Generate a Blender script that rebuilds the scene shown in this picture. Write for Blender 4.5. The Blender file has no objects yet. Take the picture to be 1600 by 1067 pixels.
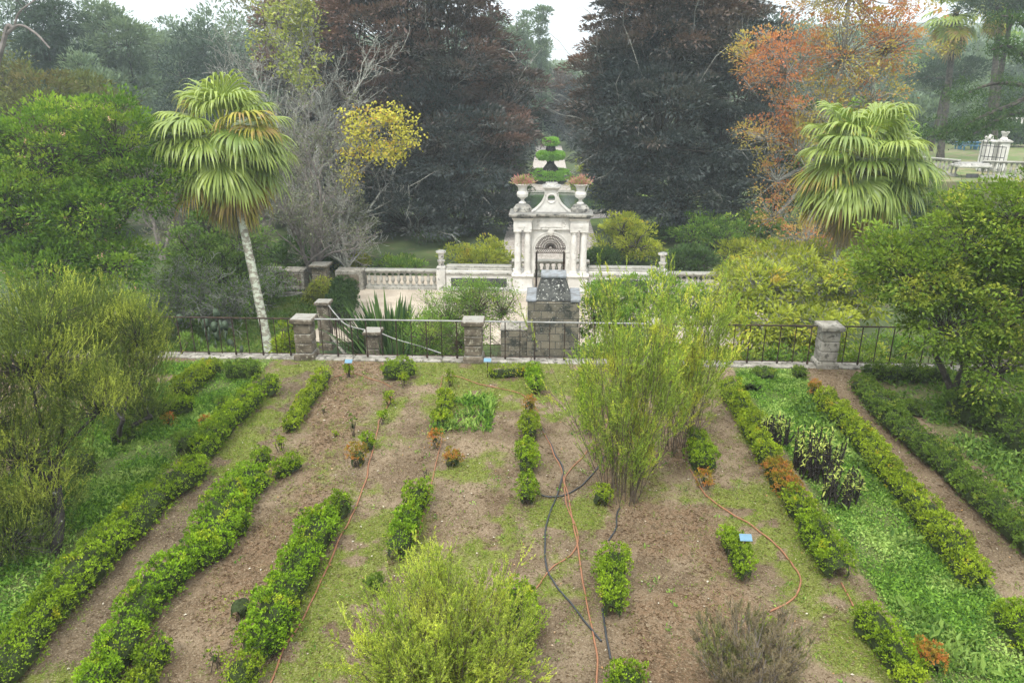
import bpy, bmesh, math
import numpy as np
from math import radians as R, sin, cos, pi, sqrt

sc = bpy.context.scene
COL = sc.collection

# ------------------------------------------------------------------ camera, world, sun, exposure
CAM = np.array((0.0, 0.0, 6.5)); PITCH = R(19.4); YAW = R(2.6)
FPX = 1155.6                                   # focal length in photo pixels (26 mm on 36 mm)
cd = bpy.data.cameras.new("camera"); cam = bpy.data.objects.new("camera", cd); COL.objects.link(cam)
cd.lens = 26.0; cd.sensor_width = 36.0; cd.clip_end = 3000; cd.clip_start = 0.1
cam.location = CAM; cam.rotation_euler = (pi/2 - PITCH, 0, YAW)
sc.camera = cam

world = bpy.data.worlds.new("World"); sc.world = world; world.use_nodes = True
wn = world.node_tree; wn.nodes.clear()
SUN_EL, SUN_ROT = R(58), R(200)
sky = wn.nodes.new("ShaderNodeTexSky"); sky.sky_type = 'NISHITA'; sky.sun_disc = False
sky.sun_elevation = SUN_EL; sky.sun_rotation = SUN_ROT; sky.dust_density = 4.0; sky.air_density = 1.0
hs = wn.nodes.new("ShaderNodeHueSaturation"); hs.inputs['Saturation'].default_value = 0.35
mixw = wn.nodes.new("ShaderNodeMixRGB"); mixw.inputs[0].default_value = 0.8
# white overcast cloud, brighter towards the zenith as a real overcast sky is
wtc = wn.nodes.new("ShaderNodeTexCoord"); wsx = wn.nodes.new("ShaderNodeSeparateXYZ"); wmr = wn.nodes.new("ShaderNodeMapRange"); wcl = wn.nodes.new("ShaderNodeMixRGB")
wn.links.new(wtc.outputs['Generated'], wsx.inputs[0]); wn.links.new(wsx.outputs[2], wmr.inputs['Value']); wmr.inputs['From Min'].default_value = .1; wmr.inputs['From Max'].default_value = .9
wn.links.new(wmr.outputs[0], wcl.inputs[0]); wcl.inputs[1].default_value = (6.3, 6.7, 7.1, 1); wcl.inputs[2].default_value = (16.5, 16.6, 16.4, 1); wn.links.new(wcl.outputs[0], mixw.inputs[2])
bg = wn.nodes.new("ShaderNodeBackground"); bg.inputs['Strength'].default_value = 0.098
wo = wn.nodes.new("ShaderNodeOutputWorld")
L = wn.links.new
L(sky.outputs[0], hs.inputs['Color']); L(hs.outputs[0], mixw.inputs[1]); L(mixw.outputs[0], bg.inputs[0]); L(bg.outputs[0], wo.inputs[0])
sd = bpy.data.lights.new("sun", 'SUN'); sd.energy = 1.5; sd.angle = R(10); sd.color = (1.0, 0.96, 0.88)
sun = bpy.data.objects.new("sun", sd); COL.objects.link(sun)
sun.rotation_euler = (pi/2 - SUN_EL, 0, pi - SUN_ROT)
sun.location = (0, 0, 60)

sc.view_settings.view_transform = 'Standard'; sc.view_settings.look = 'None'
sc.view_settings.exposure = 1.15; sc.view_settings.gamma = 1.0
sc.render.engine = 'CYCLES'
cy = sc.cycles
cy.use_denoising = True; cy.max_bounces = 6; cy.diffuse_bounces = 3; cy.glossy_bounces = 2
cy.transmission_bounces = 3; cy.volume_bounces = 1; cy.transparent_max_bounces = 4
cy.use_adaptive_sampling = False
cy.sample_clamp_indirect = 4.0

# ------------------------------------------------------------------ maths helpers
def ray(px, py):
    x = (px-800)/FPX; y = -(py-533.5)/FPX
    cyw, syw, cp, sp = cos(YAW), sin(YAW), cos(PITCH), sin(PITCH)
    return np.array((-syw*cp, cyw*cp, -sp)) + x*np.array((cyw, syw, 0)) + y*np.array((-syw*sp, cyw*sp, cp))
def G(px, py, z=0.0):                  # ground point seen at a photo pixel, on level z
    d = ray(px, py); t = (z-CAM[2])/d[2]; return CAM + d*t
def AT(px, py, Y):                     # point at distance Y seen at a photo pixel
    d = ray(px, py); return CAM + d*(Y/d[1])
def nrm(v):
    return v/np.maximum(np.linalg.norm(v, axis=-1, keepdims=True), 1e-9)
def hash3(i, j, k, s):
    n = (i*73856093) ^ (j*19349663) ^ (k*83492791) ^ (s*2654435761)
    n = (n ^ (n >> 13)) * 1274126177 & 0xffffffff
    n = (n ^ (n >> 16)) & 0xffff
    return n/65535.0
def vnoise(P, scale=1.0, seed=0, octaves=1):
    P = np.asarray(P, float)
    if P.shape[-1] == 2: P = np.concatenate([P, np.zeros(P.shape[:-1]+(1,))], -1)
    tot = 0; amp = 1; norm_ = 0
    for o in range(octaves):
        Q = P*scale*(2**o) + 1000.5 + seed*17.3
        I = np.floor(Q).astype(np.int64); F = Q-I; F = F*F*(3-2*F)
        v = 0
        for a in (0, 1):
            wa = F[..., 0] if a else 1-F[..., 0]
            for b in (0, 1):
                wb = F[..., 1] if b else 1-F[..., 1]
                for c in (0, 1):
                    wc = F[..., 2] if c else 1-F[..., 2]
                    v = v + wa*wb*wc*hash3(I[..., 0]+a, I[..., 1]+b, I[..., 2]+c, seed+o)
        tot = tot + v*amp; norm_ += amp; amp *= .5
    return tot/norm_
def sstep(a, b, x):
    t = np.clip((x-a)/(b-a), 0, 1); return t*t*(3-2*t)
def catmull(P, n=8):
    P = np.asarray(P, float); Q = np.vstack([2*P[0]-P[1], P, 2*P[-1]-P[-2]]); out = []
    for i in range(1, len(Q)-2):
        for t in np.linspace(0, 1, n, endpoint=False):
            out.append(.5*((2*Q[i])+(-Q[i-1]+Q[i+1])*t+(2*Q[i-1]-5*Q[i]+4*Q[i+1]-Q[i+2])*t*t+(-Q[i-1]+3*Q[i]-3*Q[i+1]+Q[i+2])*t**3))
    out.append(P[-1]); return np.array(out)

# ------------------------------------------------------------------ object helpers
def wloc(o):
    v = np.zeros(3)
    while o is not None:
        v = v + np.array(o.location); o = o.parent
    return v
def tag(o, label=None, cat=None, group=None, kind=None):
    if label: o["label"] = label
    if cat: o["category"] = cat
    if group: o["group"] = group
    if kind: o["kind"] = kind
    return o
def thing(name, label, cat, loc, group=None):
    o = bpy.data.objects.new(name, None); COL.objects.link(o); o.empty_display_size = .2
    o.location = tuple(float(v) for v in loc); return tag(o, label, cat, group)

class Geo:
    """Collects geometry in world coordinates and links it as ONE mesh object."""
    def __init__(s): s.v = []; s.t = []; s.q = []; s.tm = []; s.qm = []; s.tr = []; s.qr = []; s.n = 0
    def add(s, verts, tris=None, quads=None, mat=0, rnd=None):
        verts = np.asarray(verts, float).reshape(-1, 3)
        for F, fl, ml, rl in ((tris, s.t, s.tm, s.tr), (quads, s.q, s.qm, s.qr)):
            if F is None or len(F) == 0: continue
            F = np.asarray(F, np.int64)
            fl.append(F + s.n); ml.append(np.full(len(F), mat, np.int32))
            rl.append(np.full(len(F), .5) if rnd is None else np.broadcast_to(rnd, (len(F),)).astype(float))
        s.v.append(verts); s.n += len(verts); return s
    def mesh(s, name, mats, origin=(0, 0, 0), smooth=False):
        me = bpy.data.meshes.new(name)
        V = np.concatenate(s.v) - np.asarray(origin, float)
        T = np.concatenate(s.t) if s.t else np.zeros((0, 3), np.int64)
        Q = np.concatenate(s.q) if s.q else np.zeros((0, 4), np.int64)
        nt, nq = len(T), len(Q)
        me.vertices.add(len(V)); me.vertices.foreach_set("co", V.astype(np.float32).ravel())
        me.loops.add(nt*3+nq*4)
        me.loops.foreach_set("vertex_index", np.concatenate([T.ravel(), Q.ravel()]).astype(np.int32))
        me.polygons.add(nt+nq)
        me.polygons.foreach_set("loop_start", np.concatenate([np.arange(nt)*3, nt*3+np.arange(nq)*4]).astype(np.int32))
        me.polygons.foreach_set("material_index", np.concatenate((s.tm or [])+(s.qm or [])).astype(np.int32))
        a = me.attributes.new("rnd", 'FLOAT', 'FACE')
        a.data.foreach_set("value", np.concatenate(s.tr+s.qr).astype(np.float32))
        for m in (mats if isinstance(mats, (list, tuple)) else [mats]): me.materials.append(m)
        me.update(calc_edges=True)
        me.polygons.foreach_set("use_smooth", np.full(nt+nq, smooth))
        return me
    def build(s, name, mats, parent=None, smooth=False, origin=None):
        org = wloc(parent) if parent is not None else (np.zeros(3) if origin is None else np.asarray(origin, float))
        me = s.mesh(name, mats, org, smooth)
        o = bpy.data.objects.new(name, me); COL.objects.link(o)
        if parent is not None: o.parent = parent
        else: o.location = tuple(float(x) for x in org)
        return o
    # ---- shapes
    def box(s, c, size, rotz=0.0, mat=0, bev=0.0, rnd=None):
        x, y, z = np.array(size)/2.0
        b = min(bev, x*.45, y*.45, z*.45)
        P = []
        if b <= 0:
            for sx in (-1, 1):
                for sy in (-1, 1):
                    for sz in (-1, 1): P.append((sx*x, sy*y, sz*z))
            Q = [(0, 1, 3, 2), (4, 6, 7, 5), (0, 4, 5, 1), (2, 3, 7, 6), (0, 2, 6, 4), (1, 5, 7, 3)]; T = None
        else:
            idx = {}
            for sx in (-1, 1):
                for sy in (-1, 1):
                    for sz in (-1, 1):
                        for ax in range(3):
                            p = [sx*(x-b), sy*(y-b), sz*(z-b)]; p[ax] += (sx, sy, sz)[ax]*b
                            idx[(sx, sy, sz, ax)] = len(P); P.append(p)
            Q = []; T = []
            for ax in range(3):
                o = [a for a in range(3) if a != ax]
                for sg in (-1, 1):
                    f = []
                    for a, c_ in ((-1, -1), (1, -1), (1, 1), (-1, 1)):
                        k = [0, 0, 0]; k[ax] = sg; k[o[0]] = a; k[o[1]] = c_; f.append(idx[tuple(k)+(ax,)])
                    Q.append(f)
                for a in (-1, 1):
                    for c_ in (-1, 1):
                        k1 = [0, 0, 0]; k1[ax] = -1; k1[o[0]] = a; k1[o[1]] = c_
                        k2 = list(k1); k2[ax] = 1
                        Q.append([idx[tuple(k1)+(o[0],)], idx[tuple(k1)+(o[1],)], idx[tuple(k2)+(o[1],)], idx[tuple(k2)+(o[0],)]])
            for sx in (-1, 1):
                for sy in (-1, 1):
                    for sz in (-1, 1): T.append([idx[(sx, sy, sz, a)] for a in range(3)])
        P = np.array(P); cz, sz_ = cos(rotz), sin(rotz)
        P = np.stack([P[:, 0]*cz-P[:, 1]*sz_, P[:, 0]*sz_+P[:, 1]*cz, P[:, 2]], 1) + np.asarray(c, float)
        return s.add(P, T, Q, mat, rnd)
    def lathe(s, prof, c, n=16, mat=0, rot=0.0, sq=False, sx=1.0, sy=1.0):
        """revolve (r,z) profile; sq -> square plan of half-width r"""
        if sq: n = 4; rot = pi/4; k = sqrt(2)
        else: k = 1
        a = np.arange(n)*2*pi/n + rot
        pr = np.array(prof, float); m = len(pr)
        V = np.stack([np.outer(pr[:, 0]*k, np.cos(a))*sx, np.outer(pr[:, 0]*k, np.sin(a))*sy, np.repeat(pr[:, 1:2], n, 1)], -1).reshape(-1, 3)+np.asarray(c, float)
        Q = [(i*n+j, i*n+(j+1) % n, (i+1)*n+(j+1) % n, (i+1)*n+j) for i in range(m-1) for j in range(n)]
        T = [(0, j+1, j) for j in range(1, n-1)] + [((m-1)*n, (m-1)*n+j, (m-1)*n+j+1) for j in range(1, n-1)]
        return s.add(V, T, Q, mat)
    def tube(s, P, r, n=8, mat=0, rnd=None):
        P = np.asarray(P, float); m = len(P); r = np.broadcast_to(np.asarray(r, float), (m,))
        D = nrm(np.gradient(P, axis=0)); U = np.zeros_like(D)
        u = np.cross(D[0], (0, 0, 1.)); 
        if np.linalg.norm(u) < 1e-3: u = np.array((1., 0, 0))
        for i in range(m):
            u = u - D[i]*np.dot(u, D[i]); u = u/np.linalg.norm(u); U[i] = u
        W = np.cross(D, U); a = np.arange(n)*2*pi/n
        V = (P[:, None]+r[:, None, None]*(np.cos(a)[None, :, None]*U[:, None]+np.sin(a)[None, :, None]*W[:, None])).reshape(-1, 3)
        i, j = np.meshgrid(np.arange(m-1), np.arange(n), indexing='ij'); i = i.ravel(); j = j.ravel(); j2 = (j+1) % n
        Q = np.stack([i*n+j, i*n+j2, (i+1)*n+j2, (i+1)*n+j], 1)
        T = [(0, k+1, k) for k in range(1, n-1)] + [((m-1)*n, (m-1)*n+k, (m-1)*n+k+1) for k in range(1, n-1)]
        return s.add(V, T, Q, mat, rnd)
    def segs(s, P0, P1, r0, r1, n=3, mat=0, rnd=None):
        """many straight tapered segments at once"""
        P0 = np.asarray(P0, float); P1 = np.asarray(P1, float); N = len(P0)
        if N == 0: return s
        r0 = np.broadcast_to(r0, (N,)); r1 = np.broadcast_to(r1, (N,))
        D = nrm(P1-P0); ref = np.where(np.abs(D[:, 2:3]) > .9, np.array([[1., 0, 0]]), np.array([[0, 0, 1.]]))
        U = nrm(np.cross(D, ref)); W = np.cross(D, U); a = np.arange(n)*2*pi/n
        ring = np.cos(a)[None, :, None]*U[:, None]+np.sin(a)[None, :, None]*W[:, None]
        V = np.concatenate([P0[:, None]+ring*r0[:, None, None], P1[:, None]+ring*r1[:, None, None]], 1).reshape(-1, 3)
        b = (np.arange(N)*2*n)[:, None]; j = np.arange(n)[None]; j2 = (j+1) % n
        Q = np.stack([b+j, b+j2, b+n+j2, b+n+j], -1).reshape(-1, 4)
        return s.add(V, None, Q, mat, None if rnd is None else np.repeat(np.broadcast_to(rnd, (N,)), n))
    def leaves(s, P, D, Nn, Ls, Ws, rnd, tmpl='leaf', mat=0):
        P = np.asarray(P, float); N = len(P)
        if N == 0: return s
        D = nrm(D); S = nrm(np.cross(D, Nn)); Nn = np.cross(S, D)
        TV, TT = TEMPL[tmpl]; TV = np.array(TV, float); TT = np.array(TT)
        Ls = np.broadcast_to(Ls, (N,))[:, None, None]; Ws = np.broadcast_to(Ws, (N,))[:, None, None]
        V = P[:, None]+S[:, None]*TV[None, :, 0:1]*Ws+D[:, None]*TV[None, :, 1:2]*Ls+Nn[:, None]*TV[None, :, 2:3]*Ls
        k = len(TV); F = (np.arange(N)*k)[:, None, None]+TT[None]
        return s.add(V.reshape(-1, 3), F.reshape(-1, 3), None, mat, np.repeat(np.broadcast_to(rnd, (N,)), len(TT)))
TEMPL = {
    'leaf': ([(0, 0, 0), (.5, .42, .1), (0, 1, -.08), (-.5, .42, .1)], [(0, 1, 2), (0, 2, 3)]),
    'clod': ([(-.5, 0, -.1), (.45, .1, -.1), (.1, 1, -.1), (-.1, .4, .5), (.15, .35, .42)], [(0, 1, 3), (1, 4, 3), (1, 2, 4), (2, 0, 3), (2, 3, 4)]),
    'tri': ([(-.5, .25, 0), (.5, .1, 0), (.05, 1, 0)], [(0, 1, 2)]),
    'needle': ([(-.5, 0, 0), (.5, 0, 0), (0, 1, 0)], [(0, 1, 2)]),
    'strap': ([(-.35, 0, 0), (.35, 0, 0), (-.5, .4, .1), (.5, .4, .1), (-.4, .75, .08), (.4, .75, .08), (0, 1, -.04)],
              [(0, 1, 3), (0, 3, 2), (2, 3, 5), (2, 5, 4), (4, 5, 6)]),
    'spray': ([(0, 0, 0), (.12, .3, .02), (.55, .45, 0), (.15, .55, .03), (.35, .85, -.02), (0, 1, -.06), (-.3, .8, 0), (-.13, .5, .03), (-.5, .5, -.02), (-.1, .25, .02)],
              [(0, 1, 9), (1, 2, 3), (9, 7, 8), (1, 3, 7), (1, 7, 9), (3, 4, 5), (3, 5, 7), (7, 5, 6)]),
}

# ------------------------------------------------------------------ materials
def newmat(name):
    m = bpy.data.materials.new(name); m.use_nodes = True; nt = m.node_tree; nt.nodes.clear()
    return m, nt, nt.nodes, nt.links.new
def c4(c): return (c[0], c[1], c[2], 1)
def nmix(N, Lk, f, a, b, t='MIX'):
    n = N.new("ShaderNodeMixRGB"); n.blend_type = t
    for i, v in ((0, f), (1, a), (2, b)):
        if isinstance(v, bpy.types.NodeSocket): Lk(v, n.inputs[i])
        else: n.inputs[i].default_value = v if i == 0 else c4(v)
    return n.outputs[0]
def nnoise(N, Lk, co, scale, detail=4, rough=.55):
    n = N.new("ShaderNodeTexNoise"); n.inputs['Scale'].default_value = scale; n.inputs['Detail'].default_value = detail
    n.inputs['Roughness'].default_value = rough; Lk(co, n.inputs['Vector']); return n.outputs['Fac']
def nramp(N, Lk, v, a, b):
    n = N.new("ShaderNodeMapRange"); n.interpolation_type = 'SMOOTHSTEP'
    n.inputs['From Min'].default_value = a; n.inputs['From Max'].default_value = b; Lk(v, n.inputs['Value']); return n.outputs[0]
def nmath(N, Lk, op, a, b):
    n = N.new("ShaderNodeMath"); n.operation = op
    for i, v in ((0, a), (1, b)):
        if isinstance(v, bpy.types.NodeSocket): Lk(v, n.inputs[i])
        else: n.inputs[i].default_value = v
    return n.outputs[0]
def leafmat(name, c1, c2, c3=None, lo=.55, hi=.75, scale=1.5, trans=.3, rough=.6, spec=.12, zc=None):
    """leaf colour varies leaf by leaf (c1..c2) and in natural patches towards c3"""
    m, nt, N, Lk = newmat(name)
    at = N.new("ShaderNodeAttribute"); at.attribute_name = "rnd"; fac = at.outputs['Fac']
    tc = N.new("ShaderNodeTexCoord"); geo = N.new("ShaderNodeNewGeometry")
    col = nmix(N, Lk, fac, c1, c2)
    if c3 is not None:
        nz = nnoise(N, Lk, geo.outputs['Position'], scale, 2)
        k = nmath(N, Lk, 'ADD', nz, nmath(N, Lk, 'MULTIPLY', fac, .22))
        if zc:
            sz = N.new("ShaderNodeSeparateXYZ"); Lk(geo.outputs['Position'], sz.inputs[0]); k = nmath(N, Lk, 'ADD', k, nmath(N, Lk, 'MULTIPLY', nramp(N, Lk, sz.outputs[2], zc[0], zc[1]), .22))
        col = nmix(N, Lk, nramp(N, Lk, k, lo, hi), col, c3)
    nz2 = nnoise(N, Lk, geo.outputs['Position'], scale*.45+.15, 2)
    hv = N.new("ShaderNodeHueSaturation"); Lk(col, hv.inputs['Color'])
    Lk(nmath(N, Lk, 'ADD', nmath(N, Lk, 'MULTIPLY', nz2, .7), .65), hv.inputs['Value'])
    col = hv.outputs[0]
    p = N.new("ShaderNodeBsdfPrincipled"); Lk(col, p.inputs['Base Color'])
    p.inputs['Roughness'].default_value = rough; p.inputs['Specular IOR Level'].default_value = spec
    t = N.new("ShaderNodeBsdfTranslucent"); 
    tcx = nmix(N, Lk, 1.0, col, (1.25, 1.2, .7), 'MULTIPLY'); Lk(tcx, t.inputs['Color'])
    mx = N.new("ShaderNodeMixShader"); mx.inputs[0].default_value = trans
    Lk(p.outputs[0], mx.inputs[1]); Lk(t.outputs[0], mx.inputs[2])
    o = N.new("ShaderNodeOutputMaterial"); Lk(mx.outputs[0], o.inputs[0]); return m
def roughmat(name, c1, c2, c3=None, s1=3., s2=25., lo=.5, hi=.65, rough=.9, bump=.3, bscale=30., bdist=.01, up=None, zdirt=None, stretch=None, spec=.2):
    """weathered surface: two-tone noise, third colour in patches, bump"""
    m, nt, N, Lk = newmat(name)
    geo = N.new("ShaderNodeNewGeometry"); co = geo.outputs['Position']
    if stretch:
        mp = N.new("ShaderNodeMapping"); mp.inputs['Scale'].default_value = stretch; Lk(co, mp.inputs['Vector']); co = mp.outputs[0]
    col = nmix(N, Lk, nramp(N, Lk, nnoise(N, Lk, co, s1, 6, .6), .35, .65), c1, c2)
    if c3 is not None:
        col = nmix(N, Lk, nramp(N, Lk, nnoise(N, Lk, co, s2, 5, .65), lo, hi), col, c3)
    if up is not None:       # grime and lichen that has grown on top faces and ledges
        sx = N.new("ShaderNodeSeparateXYZ"); Lk(geo.outputs['Normal'], sx.inputs[0])
        k = nmath(N, Lk, 'ADD', nmath(N, Lk, 'MULTIPLY', sx.outputs[2], .55), nmath(N, Lk, 'MULTIPLY', nnoise(N, Lk, co, 6, 6, .7), .9))
        col = nmix(N, Lk, nramp(N, Lk, k, .75, 1.05), col, up)
    p = N.new("ShaderNodeBsdfPrincipled"); Lk(col, p.inputs['Base Color']); p.inputs['Roughness'].default_value = rough
    p.inputs['Specular IOR Level'].default_value = spec
    if bump:
        b = N.new("ShaderNodeBump"); b.inputs['Strength'].default_value = bump; b.inputs['Distance'].default_value = bdist
        Lk(nnoise(N, Lk, co, bscale, 6, .65), b.inputs['Height']); Lk(b.outputs[0], p.inputs['Normal'])
    o = N.new("ShaderNodeOutputMaterial"); Lk(p.outputs[0], o.inputs[0]); return m
def plainmat(name, c, rough=.6, metal=0., spec=.4):
    m, nt, N, Lk = newmat(name)
    geo = N.new("ShaderNodeNewGeometry")
    col = nmix(N, Lk, nnoise(N, Lk, geo.outputs['Position'], 12, 3), tuple(v*.75 for v in c), tuple(min(1, v*1.2) for v in c))
    p = N.new("ShaderNodeBsdfPrincipled"); Lk(col, p.inputs['Base Color']); p.inputs['Roughness'].default_value = rough
    p.inputs['Metallic'].default_value = metal; p.inputs['Specular IOR Level'].default_value = spec
    o = N.new("ShaderNodeOutputMaterial"); Lk(p.outputs[0], o.inputs[0]); return m
def stonewall(name, c1, c2, c3, mortar, bw=.42, bh=.23):
    m, nt, N, Lk = newmat(name)
    tc = N.new("ShaderNodeTexCoord"); geo = N.new("ShaderNodeNewGeometry")
    sp = N.new("ShaderNodeSeparateXYZ"); Lk(geo.outputs['Position'], sp.inputs[0])
    cb = N.new("ShaderNodeCombineXYZ"); Lk(nmath(N, Lk, 'ADD', sp.outputs[0], sp.outputs[1]), cb.inputs[0]); Lk(sp.outputs[2], cb.inputs[1])
    br = N.new("ShaderNodeTexBrick"); Lk(cb.outputs[0], br.inputs['Vector']); br.inputs['Scale'].default_value = 1
    br.inputs['Brick Width'].default_value = bw; br.inputs['Row Height'].default_value = bh; br.inputs['Mortar Size'].default_value = .012
    br.inputs['Color1'].default_value = c4(c1); br.inputs['Color2'].default_value = c4(c2); br.inputs['Mortar'].default_value = c4(mortar); br.inputs['Mortar Smooth'].default_value = .4
    co = geo.outputs['Position']
    col = nmix(N, Lk, nramp(N, Lk, nnoise(N, Lk, co, 2.2, 7, .7), .48, .62), br.outputs[0], c3)
    col = nmix(N, Lk, nramp(N, Lk, nnoise(N, Lk, co, 22, 4, .7), .6, .68), col, (.42, .42, .38))
    p = N.new("ShaderNodeBsdfPrincipled"); Lk(col, p.inputs['Base Color']); p.inputs['Roughness'].default_value = .92
    b = N.new("ShaderNodeBump"); b.inputs['Strength'].default_value = .6; b.inputs['Distance'].default_value = .03
    Lk(nmath(N, Lk, 'SUBTRACT', nnoise(N, Lk, co, 14, 5, .65), nmath(N, Lk, 'MULTIPLY', br.outputs['Fac'], 1.2)), b.inputs['Height']); Lk(b.outputs[0], p.inputs['Normal'])
    o = N.new("ShaderNodeOutputMaterial"); Lk(p.outputs[0], o.inputs[0]); return m

M = {}
M['box_leaf'] = leafmat('box_leaf', (.025, .065, .006), (.29, .43, .025), (.44, .40, .03), .74, .98, 2.6)
M['box_yellow'] = leafmat('box_yellow', (.035, .075, .008), (.34, .45, .028), (.46, .30, .04), .72, .98, 4)
M['box_orange'] = leafmat('box_orange', (.11, .12, .015), (.33, .28, .035), (.40, .15, .04), .5, .76, 6)
M['box_bright'] = leafmat('box_bright', (.02, .06, .006), (.29, .48, .025), (.38, .40, .03), .68, .92, 2.2)
M['box_dark'] = leafmat('box_dark', (.018, .045, .010), (.17, .27, .035), (.22, .26, .035), .68, .9, 3)
M['twig'] = roughmat('twig', (.055, .04, .028), (.11, .09, .065), None, 8, rough=.95, bump=0)
M['twig_grey'] = roughmat('twig_grey', (.13, .125, .11), (.25, .25, .22), (.34, .36, .31), 2, 9, .5, .6, bump=0)
M['twig_mauve'] = roughmat('twig_mauve', (.12, .107, .098), (.225, .198, .185), None, 2, bump=0)
M['bark_dark'] = roughmat('bark_dark', (.03, .026, .022), (.085, .075, .06), (.17, .18, .14), 5, 11, .62, .72, bump=.6, bscale=20, bdist=.03)
M['bark_black'] = roughmat('bark_black', (.02, .018, .016), (.05, .045, .04), (.3, .31, .28), 5, 12, .6, .68, bump=.5, bscale=20, bdist=.02)
M['bark_palm'] = roughmat('bark_palm', (.16, .145, .115), (.24, .225, .18), (.40, .43, .35), 3, 5, .47, .56, bump=.5, bscale=16, bdist=.03, stretch=(1, 1, 1.6))
M['heath'] = leafmat('heath', (.20, .29, .035), (.46, .60, .085), (.64, .72, .12), .55, .8, 1.6, .45)
M['heath_olive'] = leafmat('heath_olive', (.07, .115, .025), (.23, .30, .06), (.48, .55, .10), .54, .78, 1.3, .4)
M['heath_green'] = leafmat('heath_green', (.11, .20, .03), (.42, .57, .08), (.66, .68, .10), .60, .84, 1.6, .45)
M['heath_dry'] = leafmat('heath_dry', (.11, .14, .04), (.33, .38, .08), (.24, .2, .12), .4, .6, 2.5, .2)
M['iron'] = roughmat('iron', (.02, .016, .014), (.05, .03, .022), (.10, .045, .025), 6, 20, .55, .7, rough=.7, bump=.2)
M['iron_grey'] = roughmat('iron_grey', (.20, .20, .19), (.30, .30, .29), (.1, .09, .08), 3, 14, .6, .7, rough=.6, bump=0)
M['pillar'] = roughmat('pillar', (.07, .058, .042), (.155, .13, .10), (.30, .28, .22), 4, 12, .55, .66, up=(.24, .235, .21), bump=.7, bscale=14, bdist=.03)
M['kerb'] = roughmat('kerb', (.17, .16, .135), (.3, .285, .25), (.09, .085, .07), 4, 9, .52, .62, bump=.5, bscale=14, bdist=.02)
M['marble'] = roughmat('marble', (.50, .485, .45), (.64, .625, .59), (.30, .29, .26), 2.2, 5, .58, .72, rough=.6, bump=.15, bdist=.008)
M['marble_dirty'] = roughmat('marble_dirty', (.17, .165, .15), (.40, .385, .34), (.08, .08, .075), 3, 5, .5, .62, up=(.16, .16, .15), bump=.4)
M['marble_top'] = roughmat('marble_top', (.42, .41, .38), (.58, .56, .52), (.12, .115, .105), 3, 4, .54, .66, up=(.18, .18, .175), bump=.3)
M['balu'] = roughmat('balu', (.26, .255, .225), (.42, .41, .37), (.11, .11, .09), 3, 7, .54, .68, up=(.22, .22, .2), bump=.4)
M['slate'] = roughmat('slate', (.04, .04, .045), (.085, .085, .09), None, 3, bump=.2)
M['blockwork'] = stonewall('blockwork', (.085, .078, .056), (.18, .16, .115), (.028, .032, .026), (.05, .048, .042))
M['blackstone'] = roughmat('blackstone', (.025, .026, .026), (.075, .078, .072), (.45, .46, .42), 5, 16, .57, .66, bump=.6, bscale=14, bdist=.03)
M['capstone'] = roughmat('capstone', (.22, .24, .26), (.14, .145, .145), (.06, .10, .09), 5, 12, .6, .7, bump=.3)
M['hose'] = plainmat('hose', (.25, .115, .06), .7)
M['pipe'] = plainmat('pipe', (.03, .034, .04), .45)
M['tagblue'] = plainmat('tagblue', (.10, .2, .28), .5)
M['straw'] = leafmat('straw', (.14, .105, .06), (.36, .29, .18), (.10, .06, .03), .5, .7, 2, .1)
M['petal'] = leafmat('petal', (.40, .37, .30), (.62, .58, .48), (.35, .2, .08), .6, .7, 3, .1)
M['weed'] = leafmat('weed', (.04, .11, .018), (.20, .36, .045), (.32, .44, .12), .6, .85, 1.3, .3)
M['weed_dark'] = leafmat('weed_dark', (.045, .10, .02), (.15, .25, .04), (.2, .3, .07), .62, .85, 1.3, .3)
M['moss'] = leafmat('moss', (.09, .15, .02), (.22, .30, .04), (.26, .27, .09), .6, .8, 2, .2)
M['lawn'] = leafmat('lawn', (.07, .14, .02), (.13, .22, .035), (.16, .2, .05), .6, .8, 1, .3)
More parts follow.
